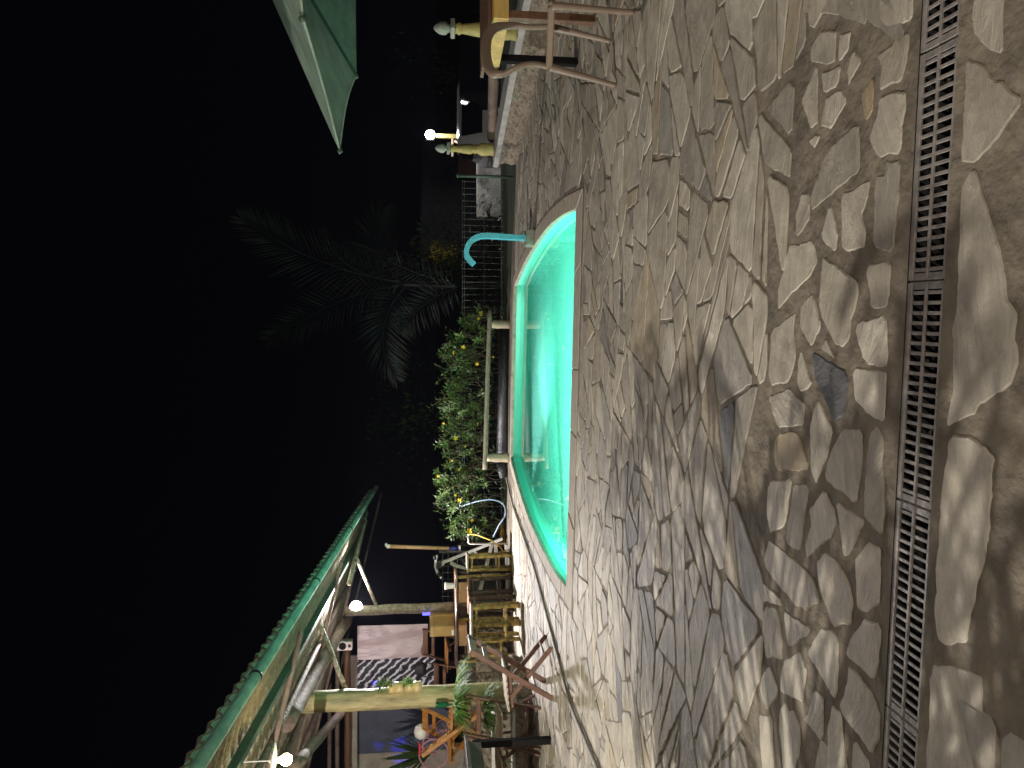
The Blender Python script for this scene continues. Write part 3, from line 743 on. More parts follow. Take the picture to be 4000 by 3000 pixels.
# ------------------------------------------------------------------ folding chairs
def folding_chair(name, label, m1, m2, loc_, rz, group='wooden folding chairs'):
    t = thing(name, label, 'chair', loc_, rz, group); w_ = .19
    for sg in (-1, 1):
        b = MB(); b.bar((0, sg * (w_ + .012), 0.0), (.47, sg * (w_ + .012), .76), .022, .048, bev=.004); b.build('leg', M[m1], t)
        b = MB(); b.bar((.46, sg * (w_ - .02), 0.0), (.02, sg * (w_ - .02), .375), .020, .042, bev=.004); b.build('leg', M[m1], t)
    for sg in (-1, 1): MB().bar((-.09, sg * (w_ - .045), .372), (.30, sg * (w_ - .045), .405), .02, .045, bev=.003).build('seat_rail', M[m1], t)
    b = MB()
    for k in range(7):
        s_ = -.085 + k * .058; b.box((s_, 0, .402 + k * .0048), (.046, .40, .014))
    b.build('seat', M[m2], t)
    for s_, wd in ((.445, .085), (.375, .05)): MB().box((s_, 0, s_ / .47 * .76), (.016, .365, wd), Matrix.Rotation(R(-32) * -1, 3, 'Y'), bev=.004).build('back_slat', M[m1], t)
    MB().tube([(.40, -w_, .065), (.40, w_, .065)], .009, 8).build('stretcher', M[m1], t); MB().tube([(.09, -w_, .14), (.09, w_, .14)], .010, 8).build('stretcher', M[m1], t)
    return t
ch0 = folding_chair('folding_chair', 'brown folding chair seen side on, standing alone between pool and pavilion', 'brown', 'slat', (-2.90, 7.2, .006), 0)
dup(ch0, (-3.50, 7.72, .006), R(92), 'brown folding chair with wide top board in front of the spiky green plants')
dup(ch0, (-3.98, 7.75, .006), R(88), 'brown folding chair at the photo edge behind the dark table')
ch1 = folding_chair('folding_chair', 'orange wooden folding chair upright beside the big log post', 'orange', 'orange', (-4.25, 9.95, .46), R(200))
dup(ch1, (-4.62, 9.75, .46), R(60), 'orange wooden folding chair turned slanting in front of the pink bicycle')
ch2 = folding_chair('folding_chair', 'reddish slatted folding chair behind the bar counter next to the cardboard box', 'redwood', 'orange', (-3.95, 11.15, .46), R(80))
dup(ch2, (-4.25, 10.75, .30), R(92), 'dark reddish folding chair stack with pale top board left of the bar counter')

# tables at left
M['darktable'] = mat('dark_table_wood', (.055, .040, .022), .6, .4, 5, .3)
t = thing('dark_table', 'dark wooden table with one black leg at the left edge of the photo', 'table', (-3.9, 6.8, 0))
TO = V((-3.9, 6.8, 0))
b = MB(); b.box((0, 0, .79), (1.25, .74, .035)); b.build('tabletop', M['darktable'], t)
for c_, d_ in (((0, -.33, .715), (1.16, .02, .11)), ((0, .33, .715), (1.16, .02, .11)), ((.58, 0, .715), (.02, .64, .11)), ((-.58, 0, .715), (.02, .64, .11))): MB().box(c_, d_).build('apron', M['darktable'], t)
for sx in (-1, 1):
    for sy in (-1, 1): b = MB(); b.box((sx * .56, sy * .32, .37), (.06, .06, .74)); b.build('leg', M['metaldark'], t)
b = MB(); b.box((0, 0, 0), (.30, .18, .012)); b.box((0, 0, .012), (.26, .15, .010)); o = b.build('serving_tray', M['steel']); o.location = (-3.62, 7.0, .815); tag(o, 'flat shiny tray lying on the dark table', 'tray')

# rustic bar counter and stools
t = thing('bar_counter', 'long narrow bar counter with hanging plywood panels in front of the white exercise frame', 'bar counter', at(1782, 2240, 10.45).xy.to_3d())
CO = V(t.location); cz = at(1782, 2240, 10.45).z; Lc = abs(at(1782, 2600, 10.45).x - CO.x)
b = MB(); b.box((-Lc / 2, .12, cz), (Lc, .36, .030)); b.build('countertop', M['redwood'], t)
b = MB(); b.tube([(0, -.07, cz + .004), (-Lc, -.07, cz + .004)], .007, 8); b.build('metal_edge', M['steel'], t)
for i, (ya, yb, xa, xb, mt) in enumerate(((2275, 2355, 1790, 1829, 'panel'), (2372, 2424, 1790, 1826, 'darklog'), (2426, 2470, 1790, 1824, 'panel'), (2472, 2524, 1790, 1826, 'panel'))):
    p = at(xa, ya, 10.5); q = at(xb, yb, 10.5); b = MB(); b.box(((p.x + q.x) / 2 - CO.x, .05 + .03 * (i % 2), (p.z + q.z) / 2), (p.x - q.x, .02, p.z - q.z)); b.build('front_panel', M[mt], t)
for xx in (-.05, -Lc / 2, -Lc + .05):
    for yy in (0, .24): b = MB(); b.log((xx, yy, 0), (xx, yy, cz - .01), .024, .022, 6, 8); b.build('leg', M['yellowlog'] if yy == 0 else M['darklog'], t)
def stool(label, loc_, rz, ml='yellowlog', ms='brush'):
    t = thing('log_stool', label, 'stool', loc_, rz, 'rustic log stools along the bar')
    b = MB(); b.box((0, 0, .60), (.26, .24, .028), bev=.006); b.build('seat', M[ms], t)
    for sx in (-1, 1):
        for sy in (-1, 1): b = MB(); b.log((sx * .095, sy * .09, 0), (sx * .085, sy * .08, .59), .026, .023, 7, 9, .35); b.build('leg', M[ml], t)
    for z_, ax in ((.17, 0), (.24, 1), (.54, 0)):
        for sg in (-1, 1):
            b = MB()
            if ax == 0: b.tube([(-.09, sg * .09, z_), (.09, sg * .09, z_)], .014, 8, jit=.2)
            else: b.tube([(sg * .09, -.09, z_), (sg * .09, .09, z_)], .014, 8, jit=.2)
            b.build('stretcher', M['darklog' if ax else ml], t)
    return t
def gxy(x, y): p = gp(x, y); return (p.x, p.y, .006)
s0 = stool('yellow log stool standing under the white A-shaped exercise frame', gxy(1996, 2193), .05)
s1 = stool('dark log stool between the exercise frame and the upright pale bark post', gxy(2000, 2283), .2, 'darklog', 'redwood')
dup(s1, gxy(2008, 2345), -.15, 'dark bulky log stool right in front of the pale bark post')
dup(s0, gxy(2028, 2392), .1, 'log stool with blotchy yellow legs below the cardboard box')
dup(s0, gxy(2030, 2456), -.05, 'bright yellow log stool nearest the camera, with thick round legs')
dup(s0, gxy(2006, 2528), .35, 'yellow log stool at the left end of the bar beside the stone terrace')

b = MB(); b.box((0, 0, .17), (.28, .28, .34), bev=.008); o = b.build('cardboard_box', M['card'])
p = at(1770, 2438, 10.6); o.location = (p.x, p.y + .02, cz + .017); o.rotation_euler = (0, 0, .12); tag(o, 'upright brown cardboard box standing on the bar counter', 'box')
q = MB(); q.box((-.09, -.145, .03), (.07, .004, .03)); q.build('label', M['white'], o)
q = MB(); q.box((0, -.142, .31), (.27, .003, .006)); q.build('tape', M['dirtywhite'], o)
b = MB(); b.lathe([(.036, 0), (.038, .02), (.040, .09), (.048, .125), (.050, .13)], n=20); o = b.build('paper_cup', M['white']); p = at(1778, 2288, 10.4); o.location = (p.x, p.y, cz + .016); tag(o, 'white cup standing on the right end of the bar counter', 'cup')
q = MB(); q.lathe([(.045, .130), (.052, .131), (.052, .137), (.047, .139)], n=20); q.build('rim', M['white'], o)
# white A-frame exercise machine
EY = 11.15; EO = at(1975, 2190, EY); EO.z = 0
t = thing('exercise_machine', 'white folded exercise machine with A-shaped frame and handlebar behind the log stools', 'exercise machine', EO)
E = lambda x, y, dy=0: at(x, y, EY + dy) - EO
for a_, c_, w_ in (((1728, 2198), (1963, 2104), .045), ((1772, 2208), (1965, 2256), .045)):
    b = MB(); b.bar(E(*a_), E(*c_, -.05), .04, w_, V((0, 1, 0))); b.build('frame_tube', M['white'], t)
MB().bar(E(1760, 2196), E(1785, 2212), .04, .09, V((0, 1, 0))).build('bracket', M['white'], t); MB().bar(E(1852, 2150), E(1868, 2172), .03, .06, V((0, 1, 0))).build('bracket', M['white'], t)
b = MB(); b.tube([E(1706, 2170, -.1), E(1702, 2188, -.06), E(1700, 2212), E(1708, 2236, -.04), E(1724, 2258, -.12)], .018, 10); b.bar(E(1706, 2205), E(1735, 2200), .05, .05); b.build('handlebar', M['white'], t)
for a_, c_ in (((1697, 2170), (1699, 2186)), ((1712, 2238), (1728, 2262))):
    b = MB(); b.tube([E(*a_, -.1), E(*c_, -.1)], .024, 10); b.build('grip', M['black'], t)
b = MB(); b.box(E(1716, 2206, -.03), (.10, .05, .07)); b.build('console', M['black'], t)
for a_, c_ in (((1925, 2110), (1872, 2318)), ((1934, 2116), (1952, 2335))):
    b = MB(); b.bar(E(*a_, .05), E(*c_, .05), .05, .075, V((0, 1, 0))); b.build('foot_bar', M['white'], t)
MB().tube([E(1800, 2185, .1), E(1850, 2235, .1)], .012, 8).build('piston', M['steel'], t); MB().tube([E(1868, 2218), E(1905, 2222)], .03, 10).build('hub', M['steel'], t)
b = MB(); b.bar(at(1981, 2128, 11.05), at(1990, 2525, 11.0), .02, .07); b.v = [tuple(V(v) - V((-2.6, 11, 0))) for v in b.v]; o = b.build('edging_board', M['white']); o.location = (-2.6, 11, 0); tag(o, 'low white edging board along the far side of the patio behind the stools', 'edging board')

# outdoor shower pole, tap, hoses
t = thing('shower_pole', 'upright tan outdoor shower pole with white tip and blue band', 'shower pole', (at(1975, 2143, 11.3).x, 11.3, 0))
x0 = t.location.x; zt = at(1519, 2134, 11.3).z; z1 = at(1755, 2139, 11.3).z; z2 = at(1790, 2140, 11.3).z
dx = at(1519, 2134, 11.3).x - x0
b = MB(); b.tube([(dx, 0, zt), (dx * .3, 0, z1)], .027, 14); b.build('upper_tube', M['tan'], t)
b = MB(); b.tube([(dx * .3, 0, z1), (dx * .25, 0, z2)], .030, 14); b.build('band', M['blueband'], t)
b = MB(); b.tube([(dx * .25, 0, z2), (0, 0, 0)], .028, 14); b.build('lower_tube', M['metaldark'], t)
b = MB(); b.tube([(dx, 0, zt + .03), (dx, 0, zt - .015)], .03, 14); b.tube([(dx, 0, zt + .025), (dx + .045, -.02, zt + .045)], .02, 10); b.build('nozzle', M['white'], t)
b = MB(); b.box((dx * .25 + .0, -.02, z2 - .02), (.10, .04, .03)); b.build('clamp', M['steel'], t)
t = thing('garden_tap', 'pale bent water pipe with tap feeding the yellow hose', 'tap', (at(1985, 2120, 11.0).x, 11.0, 0)); TO = V(t.location)
b = MB(); b.tube([at(1990, 2124, 11) - TO, at(1835, 2124, 11) - TO, at(1830, 2120, 11) - TO, at(1829, 2096, 11) - TO], .013, 10); b.build('pipe', M['dirtywhite'], t)
b = MB(); b.tube([at(1829, 2098, 11) - TO, at(1829, 2088, 10.97) - TO, at(1834, 2086, 10.95) - TO], .016, 10); b.tube([at(1826, 2100, 11) - TO, at(1820, 2094, 11) - TO], .006, 6); b.build('tap_head', M['steel'], t)
pts = cr_([at(1832, 2088, 10.95), at(1842, 2087, 10.9), at(1870, 2092, 10.8), at(1922, 2114, 10.7), at(1955, 2140, 10.7), at(1966, 2156, 10.7), gp(1975, 2150, .02)], 6)
zc_ = gp(1971, 2090)
for k in range(44):
    a_ = k / 44 * 2 * math.pi * 3.3; rr = .16 + .02 * math.sin(k * 1.7); pts.append(V((zc_.x + math.cos(a_) * rr * 1.4, zc_.y + math.sin(a_) * rr * .6, .03 + .012 * (k / 13) + .01 * math.sin(a_ * 1.3))))
b = MB(); b.tube(pts, .009, 8); tag(b.build('garden_hose', M['hoseY']), 'yellow hose coiled on the paving beside the exercise machine', 'hose')
b = MB(); b.tube(cr_([at(1778, 1986, 11.25), at(1830, 1968, 11.1), at(1880, 1955, 11.0), at(1925, 1952, 10.95), at(1962, 1966, 10.95), at(1974, 1992, 10.9), at(1970, 2020, 10.9), at(1950, 2050, 10.95), at(1936, 2078, 11.0), at(1925, 2100, 11.05)], 8), .010, 8)
tag(b.build('garden_hose', M['hoseB']), 'grey blue hose looping down from the flowering hedge', 'hose')
b = MB(); b.tube(cr_([gp(x, y, .022) for x, y in ((1975, 1850), (2000, 1960), (2040, 2080), (2090, 2230), (2135, 2400), (2180, 2570), (2225, 2740), (2290, 2900), (2360, 3060))], 8), .014, 8)
tag(b.build('ribbed_hose', M['hoseG']), 'long ribbed grey hose lying across the paving left of the pool', 'hose')

# ------------------------------------------------------------------ wire fence
t = thing('mesh_fence', 'thin wire mesh fence with slim posts running behind the pool and hedge', 'fence', (0, 11.5, 0)); FO = V((0, 11.5, 0))
b = MB(); rn = random.Random(3)
def wseg(p, q, r=.0022): b.tube([p - FO, ((p + q) / 2 + V((0, rn.uniform(-.01, .01), rn.uniform(-.004, .004)))) - FO, q - FO], r, 5, cap=False)
xx = at(1800, 2425, 11.6).x; xe = at(1800, 2125, 11.6).x
while xx < xe:
    wseg(V((xx, 11.6, 0)), V((xx + rn.uniform(-.01, .01), 11.6, at(1724, 2300, 11.6).z)), .0034); xx += .092
for z_ in (.12, .26, .40, .55, .70, .76, .84, .92): wseg(V((at(1800, 2425, 11.6).x, 11.6, z_)), V((xe, 11.6, z_)), .0034)
xe2 = at(1800, 700, 11.5).x; xx = xe
while xx < xe2:
    wseg(V((xx, 11.55, 0)), V((xx + rn.uniform(-.01, .01), 11.55, .63))); xx += .094
for z_ in (.04, .30, .60, .63): wseg(V((xe, 11.55, z_)), V((xe2, 11.55, z_)))
b.build('wire_mesh', M['wire'], t)
for (yy, ht, mt) in ((980, .68, 'metaldark'), (2150, .98, 'wire'), (1500, .66, 'metaldark')):
    p = at(1900, yy, 11.58); q = MB(); q.tube([(p.x, .08, 0), (p.x, .08, ht)], .02, 8); q.build('fence_post', M[mt], t)
p = at(1990, 692, 10.2); b = MB(); b.tube([(0, 0, 0), (0, 0, .74)], .022, 10); b.lathe([(.03, .74), (.028, .76), (.005, .775)], n=10); o = b.build('green_post', M['dgreen']); o.location = (p.x, 10.2, 0); tag(o, 'thin dark green post at the end of the low white-capped wall', 'post')

# ------------------------------------------------------------------ flowering hedge
HO = V((0, 11.3, 0)); hed = thing('flowering_hedge', 'leafy hedge with yellow trumpet flowers growing along the wire fence', 'hedge', HO)
rn = random.Random(11)
def top_px(y):      # silhouette height (image x) of the hedge along image y
    pts = [(1185, 1850), (1240, 1830), (1290, 1790), (1330, 1745), (1400, 1728), (1500, 1715), (1560, 1715), (1620, 1750), (1700, 1722), (1780, 1735), (1860, 1692), (1930, 1700), (1990, 1712), (2040, 1745), (2110, 1790)]
    for (a, va), (c, vc) in zip(pts, pts[1:]):
        if a <= y <= c: return va + (vc - va) * (y - a) / (c - a)
    return 1850
lv = MB(); lv2 = MB(); st = MB()
for k in range(480):
    y = rn.uniform(1190, 2108); tp = top_px(y); dens = rn.random()
    x = tp + 6 + (rn.random() ** .85) * (1905 - tp)
    if y < 1290 and rn.random() < .55: continue
    if x > 1850 and rn.random() < .5: continue
    if 1700 < y < 1790 and x > 1760 and rn.random() < .4: continue
    Y = 11.3 + rn.uniform(-.22, .25); p = at(x, y, Y)
    if p.z < .12: continue
    up = V((rn.uniform(-.6, .6), rn.uniform(-.9, .1), rn.uniform(.0, 1))).normalized(); L = rn.uniform(.10, .22)
    st.tube([p - V((rn.uniform(-.05, .05), -.05, .14)), p, p + up * L], .0035, 5, cap=False)
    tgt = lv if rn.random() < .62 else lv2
    for w_ in range(rn.randint(2, 4)):
        c = p + up * L * (w_ + 1) / 3.2; a0 = rn.uniform(0, 6.28); s1 = up.orthogonal().normalized(); s2 = up.cross(s1)
        for q in range(rn.randint(3, 4)):
            a_ = a0 + q * 1.57 + rn.uniform(-.3, .3); d = (s1 * math.cos(a_) + s2 * math.sin(a_)) * .85 + up * rn.uniform(.15, .8)
            tgt.leaf(c, d, up, rn.uniform(.055, .095), rn.uniform(.018, .028), rn.uniform(.05, .3), .12)
for k in range(30):
    y = rn.uniform(1300, 2080); p = at(1985, y, 11.35); pts = [p]
    for j in range(6): pts.append(pts[-1] + V((rn.uniform(-.09, .09), rn.uniform(-.03, .03), rn.uniform(.06, .13))))
    st.tube(cr_(pts, 3), .006, 5, cap=False)
for k in range(700):
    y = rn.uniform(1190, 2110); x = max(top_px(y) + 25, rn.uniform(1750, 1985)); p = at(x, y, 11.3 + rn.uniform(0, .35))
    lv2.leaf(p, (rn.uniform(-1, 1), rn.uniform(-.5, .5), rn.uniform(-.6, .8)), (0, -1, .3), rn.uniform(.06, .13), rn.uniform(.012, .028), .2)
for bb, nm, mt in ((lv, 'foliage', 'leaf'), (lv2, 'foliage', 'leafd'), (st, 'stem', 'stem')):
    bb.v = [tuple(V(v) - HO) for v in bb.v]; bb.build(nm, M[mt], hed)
def flower_mesh(L):
    b = MB()
    for q in range(5):
        a_ = q * 2 * math.pi / 5; d = V((math.cos(a_), -.25, math.sin(a_)))
        s_ = V((-math.sin(a_), 0, math.cos(a_)))
        o0 = V((0, .02, 0)); b.add([o0 + s_ * -.004, o0 + s_ * .004, d * L * .55 + s_ * L * .32, d * L + s_ * L * .12, d * L - s_ * L * .14, d * L * .55 - s_ * L * .26], [(0, 1, 2, 3, 4, 5)], True)
    b.tube([(0, 0, 0), (.0, .03, -.005), (.005, .06, -.02)], [.012, .007, .004], 6)
    return b
fm = flower_mesh(.034).build('flower', M['flower'], hed); first = True
for (x, y, sc) in ((1878, 1224, 1.05), (1869, 1245, .6), (1810, 1356, 1.0), (1771, 1377, .7), (1863, 1422, .9), (1733, 1654, .7), (1780, 1713, 1), (1817, 1745, .5), (1866, 1655, .5), (1765, 1800, .6), (1793, 1835, .6), (1793, 1953, 1.35), (1779, 1935, .6), (1843, 2033, .8), (1833, 2075, 1.3), (1711, 1861, .8), (1926, 1396, .5)):
    o = fm if first else fm.copy()
    if not first: col.objects.link(o); o.parent = hed
    first = False
    o.location = at(x, y, 11.02) - HO; o.rotation_euler = (rn.uniform(-.4, .5), rn.uniform(0, 6), rn.uniform(-.5, .5)); o.scale = (sc, sc, sc)

# log rail seat, black pipes
t = thing('log_rail', 'low horizontal log rail on two stubby posts behind the pool', 'rail', (0, 10.75, 0)); LO = V((0, 10.75, 0))
b = MB(); b.log(at(1913, 1214, 10.75) - LO, at(1894, 1834, 10.75) - LO, .030, .034, 18, 14, .15); b.build('rail_log', M['brush'], t)
for (xa, xb, yy) in ((1921, 2000, 1268), (1901, 1984, 1788)):
    b = MB(); a_ = at(xa, yy, 10.75) - LO; c = at(xb, yy, 10.75) - LO; b.log(V((c.x, 0, -.0)), a_, .062, .058, 8, 16, .1); b.build('rail_post', M['slat'], t)
b = MB(); b.tube([at(1972, 1285, 11.0), at(1968, 1500, 11.0), at(1962, 1772, 11.05)], .085, 16, jit=.1); tag(b.build('black_pipe', M['blackpl']), 'thick black pipe lying along the hedge foot behind the log rail', 'pipe')
b = MB(); b.tube([at(1958, 1800, 11.05), at(1962, 1835, 11.05), at(1966, 1868, 11.0)], [.075, .08, .055], 14, jit=.15); tag(b.build('plastic_sack', M['blackpl']), 'short shiny black sack at the left end of the log rail', 'sack')

# ------------------------------------------------------------------ waterfall spout
t = thing('pool_spout', 'curved blue waterfall spout on a small stone base beside the pool', 'spout', gp(2088, 930)); SO = V(t.location); SY = SO.y
b = MB(); b.box((0, .02, .05), (.17, .15, .10), bev=.008); b.build('base', M['cement'], t)
P_ = cr_([at(x, y, SY) for x, y in ((2066, 931), (1975, 926), (1905, 922), (1868, 926), (1838, 944), (1822, 978), (1826, 1006), (1852, 1034))], 6)
b = MB(); pv_ = []
for i, p in enumerate(P_):
    tt = (P_[min(i + 1, len(P_) - 1)] - P_[max(0, i - 1)]).normalized(); n = V((0, 1, 0)).cross(tt).normalized(); hw, hh = .045, .026
    pv_ += [p - SO + V((0, sy * hw, 0)) + n * sn * hh for sy, sn in ((-1, -1), (1, -1), (1, 1), (-1, 1))]
nP = len(P_); b.add(pv_, [(i * 4 + j, i * 4 + (j + 1) % 4, (i + 1) * 4 + (j + 1) % 4, (i + 1) * 4 + j) for i in range(nP - 1) for j in range(4)] + [(3, 2, 1, 0), tuple((nP - 1) * 4 + j for j in range(4))])
b.build('spout_arm', M['blue'], t)
b = MB(); b.box((0, 0, .05), (.11, .14, .11), bev=.006); o = b.build('stone_block', M['cement']); o.location = gp(2082, 908) + V((.0, .25, 0)); tag(o, 'small grey block next to the spout base', 'block')

# ------------------------------------------------------------------ palms
def frond(b, pts, wid, r=.018, n=34, dens=1.0, sag=.25, sd=1):
    rn = random.Random(sd); P = cr_(pts, 8); k = len(P); b.tube(P, [r * (1 - .85 * i / (k - 1)) + .002 for i in range(k)], 6)
    for i in range(n):
        t_ = .10 + .90 * i / n; f = t_ * (k - 1); i0 = min(k - 2, int(f)); p = P[i0].lerp(P[i0 + 1], f - i0); tg = (P[i0 + 1] - P[i0]).normalized()
        s = tg.cross(V((0, 1, 0)))
        s = s.normalized() if s.length > .05 else V((1, 0, 0))
        for sg in (-1, 1):
            L = wid * (math.sin(math.pi * min(1, .18 + t_ * .80)) ** .6) * rn.uniform(.85, 1.1)
            d = (s * sg * (1 - .55 * t_) + tg * (.45 + .6 * t_) + V((0, rn.uniform(-.25, .25), -sag * rn.uniform(.4, 1.2)))).normalized()
            b.leaf(p, d, V((0, -1, .2)), L, .022 + .012 * rn.random(), .12, .1)
PY = 13.2
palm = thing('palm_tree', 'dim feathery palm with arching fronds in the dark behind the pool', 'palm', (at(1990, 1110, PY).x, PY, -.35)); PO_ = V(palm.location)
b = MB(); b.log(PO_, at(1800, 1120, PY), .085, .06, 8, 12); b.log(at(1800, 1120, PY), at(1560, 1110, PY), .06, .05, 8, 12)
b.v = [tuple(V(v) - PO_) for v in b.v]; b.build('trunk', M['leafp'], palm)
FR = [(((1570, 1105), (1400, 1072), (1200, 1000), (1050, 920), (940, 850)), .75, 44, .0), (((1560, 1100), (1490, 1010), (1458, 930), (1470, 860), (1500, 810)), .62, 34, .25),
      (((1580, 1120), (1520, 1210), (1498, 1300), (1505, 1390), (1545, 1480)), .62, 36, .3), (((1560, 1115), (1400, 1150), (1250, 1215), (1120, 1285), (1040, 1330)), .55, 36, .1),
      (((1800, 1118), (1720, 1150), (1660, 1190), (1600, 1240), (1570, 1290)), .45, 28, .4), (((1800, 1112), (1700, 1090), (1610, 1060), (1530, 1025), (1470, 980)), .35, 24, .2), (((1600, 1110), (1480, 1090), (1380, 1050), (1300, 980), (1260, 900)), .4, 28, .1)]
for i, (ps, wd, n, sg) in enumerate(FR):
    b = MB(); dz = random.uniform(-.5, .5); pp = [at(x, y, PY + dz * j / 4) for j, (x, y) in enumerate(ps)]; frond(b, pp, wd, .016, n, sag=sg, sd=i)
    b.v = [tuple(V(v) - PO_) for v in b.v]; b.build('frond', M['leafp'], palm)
def spiky(name, label, cat, c, n, L, wd, mt, arch=.9, seed=1, spread=1.0, up=.8, flat=0):
    rn = random.Random(seed); b = MB()
    for k in range(n):
        a_ = rn.uniform(0, 6.28); d = V((math.cos(a_) * spread, math.sin(a_) * spread, rn.uniform(.2, 1) * up)).normalized(); LL = L * rn.uniform(.6, 1.1); w_ = wd * rn.uniform(.7, 1.2)
        p = V((rn.uniform(-.03, .03), rn.uniform(-.03, .03), 0)); s = d.cross(V((0, 0, 1))).normalized(); m_ = 7; vs = []
        for i in range(m_ + 1):
            t_ = i / m_; ww = w_ * (1 - t_ ** 2) * (.4 + .6 * min(1, t_ * 3)); q = p + d * LL * t_ + V((0, 0, -arch * LL * t_ * t_ * .9))
            vs += [q - s * ww / 2, q + V((0, 0, -.15 * ww)), q + s * ww / 2]
        b.add(vs, [(i * 3 + j, i * 3 + j + 1, (i + 1) * 3 + j + 1, (i + 1) * 3 + j) for i in range(m_) for j in (0, 1)], True)
    o = b.build(name, M[mt]); o.location = c; tag(o, label, cat); return o
spiky('spider_plant', 'bright green spiky plant spilling over in front of the big log post', 'plant', at(1795, 2750, 8.3), 240, .42, .021, 'leafs', .75, 2, 1, .9)
spiky('spider_plant', 'darker spiky plant low in the planting bed behind the brown chair', 'plant', at(1910, 2770, 8.45), 220, .40, .024, 'leaf', .75, 3, 1, .9)
spiky('spider_plant', 'thin grassy plant hanging to the right of the big log post', 'plant', at(1800, 2662, 8.6), 110, .34, .012, 'leafs', .8, 12, 1, .9)
spiky('spider_plant', 'yellowish spiky plant above the dark table at the left photo edge', 'plant', at(1850, 2975, 8.5), 90, .30, .016, 'leafs', .5, 4, 1, 1)
spiky('bed_plant', 'small leafy plant at the foot of the planting bed wall', 'plant', at(1985, 2950, 8.15), 60, .22, .016, 'leaf', .7, 5, 1, .9)
spiky('snake_plant', 'tall dark snake plant against the rear wall of the pavilion', 'plant', at(1680, 2940, 11.3), 26, .85, .07, 'leafd', .15, 6, .45, 1.5)
spiky('agave', 'dark spiky plant in front of the distant white wall', 'plant', at(1915, 850, 13.0), 40, .34, .04, 'leafd', .4, 8, 1, .8)
spiky('agave', 'dark leafy plant at the far end of the low white-capped wall', 'plant', at(1925, 590, 11.2), 60, .36, .03, 'leafd', .4, 9, 1, .8)

# bamboo planters with plants, bottle, bag
t = thing('bamboo_planter', 'vertical bamboo planter with two cut-out pockets hanging on the big log post', 'planter', at(1648, 2681, 8.62)); BO_ = V(t.location)
zA = at(1520, 2682, 8.75).z - BO_.z
b = MB(); n = 20
def ring(z, r, a0=0, a1=2 * math.pi): return [V((r * math.cos(a0 + (a1 - a0) * j / n), r * math.sin(a0 + (a1 - a0) * j / n), z)) for j in range(n + 1)]
for z0, z1, a0, a1 in ((0, .09, 0, 6.283), (.09, .19, 2.2, 5.6), (.19, .30, 0, 6.283), (.30, zA, 2.2, 5.6)):
    vs = ring(z0, .058, a0, a1) + ring(z1, .058, a0, a1) + ring(z0, .05, a0, a1) + ring(z1, .05, a0, a1); m_ = n + 1
    b.add(vs, [(j, j + 1, m_ + j + 1, m_ + j) for j in range(n)] + [(2 * m_ + j + 1, 2 * m_ + j, 3 * m_ + j, 3 * m_ + j + 1) for j in range(n)] + [(j, 2 * m_ + j, 2 * m_ + j + 1, j + 1) for j in range(n)] + [(m_ + j + 1, 3 * m_ + j + 1, 3 * m_ + j, m_ + j) for j in range(n)], True)
b.build('bamboo_tube', M['bamboo'], t)
b = MB()
for z_ in (.012, .030, .20): b.lathe([(.058, z_ - .007), (.064, z_ - .004), (.064, z_ + .004), (.058, z_ + .007)], n=20)
b.build('rope_binding', M['slat'], t)
def bushy(label, c, n, rad, mt, L=.05, W=.02, seed=1, name='potted_plant'):
    rn = random.Random(seed); b = MB()
    for k in range(n):
        d = V((rn.gauss(0, 1), rn.gauss(0, 1), rn.gauss(.3, 1))).normalized(); p = d * rad * rn.random() ** .5
        b.leaf(p, d + V((rn.uniform(-.6, .6), rn.uniform(-.6, .6), rn.uniform(-.4, .4))), (0, 0, 1), L * rn.uniform(.7, 1.3), W * rn.uniform(.7, 1.2), .2)
    for k in range(8):
        a_ = rn.uniform(0, 6.28); b.tube([V((0, 0, -.05)), V((math.cos(a_) * .02, math.sin(a_) * .02, 0)), V((math.cos(a_) * rad * .8, math.sin(a_) * rad * .8, rn.uniform(-.02, .06)))], .003, 5)
    o = b.build(name, M[mt]); o.location = c; tag(o, label, 'plant'); return o
bushy('small dark green plant in the upper pocket of the bamboo planter', BO_ + V((.045, -.03, zA + .05)), 260, .085, 'leaf', .028, .018, 3)
bushy('pale green trailing plant in the lower pocket of the bamboo planter', BO_ + V((.065, -.03, .16)), 150, .06, 'leafs', .028, .014, 4)
b = MB(); b.lathe([(.030, 0), (.032, .01), (.032, .10), (.030, .12), (.012, .15), (.012, .185), (.014, .19)], n=20); o = b.build('bottle', M['bottle']); o.location = at(1750, 2752, 8.62); tag(o, 'green glass bottle upside among the spiky leaves on the big log post', 'bottle'); o.rotation_euler = (R(180), 0, 0); o.location.z += .14
o['label'] = 'green glass bottle fixed to the big log post above the spiky plant'
t = thing('black_bag', 'black bag hanging behind the bar counter', 'bag', at(1665, 2615, 11.4))
b = MB(); b.tube([(0, 0, 0), (.0, 0, .05), (.0, 0, .12), (0, 0, .17)], [.06, .11, .10, .04], 14, jit=.3, squash=(1, .5)); b.build('bag_body', M['black'], t)
b = MB(); b.tube(cr_([(-.08, 0, .12), (-.11, 0, -.05), (-.02, 0, -.16), (.09, 0, -.05), (.08, 0, .12)], 6), .008, 6); b.build('strap', M['black'], t)
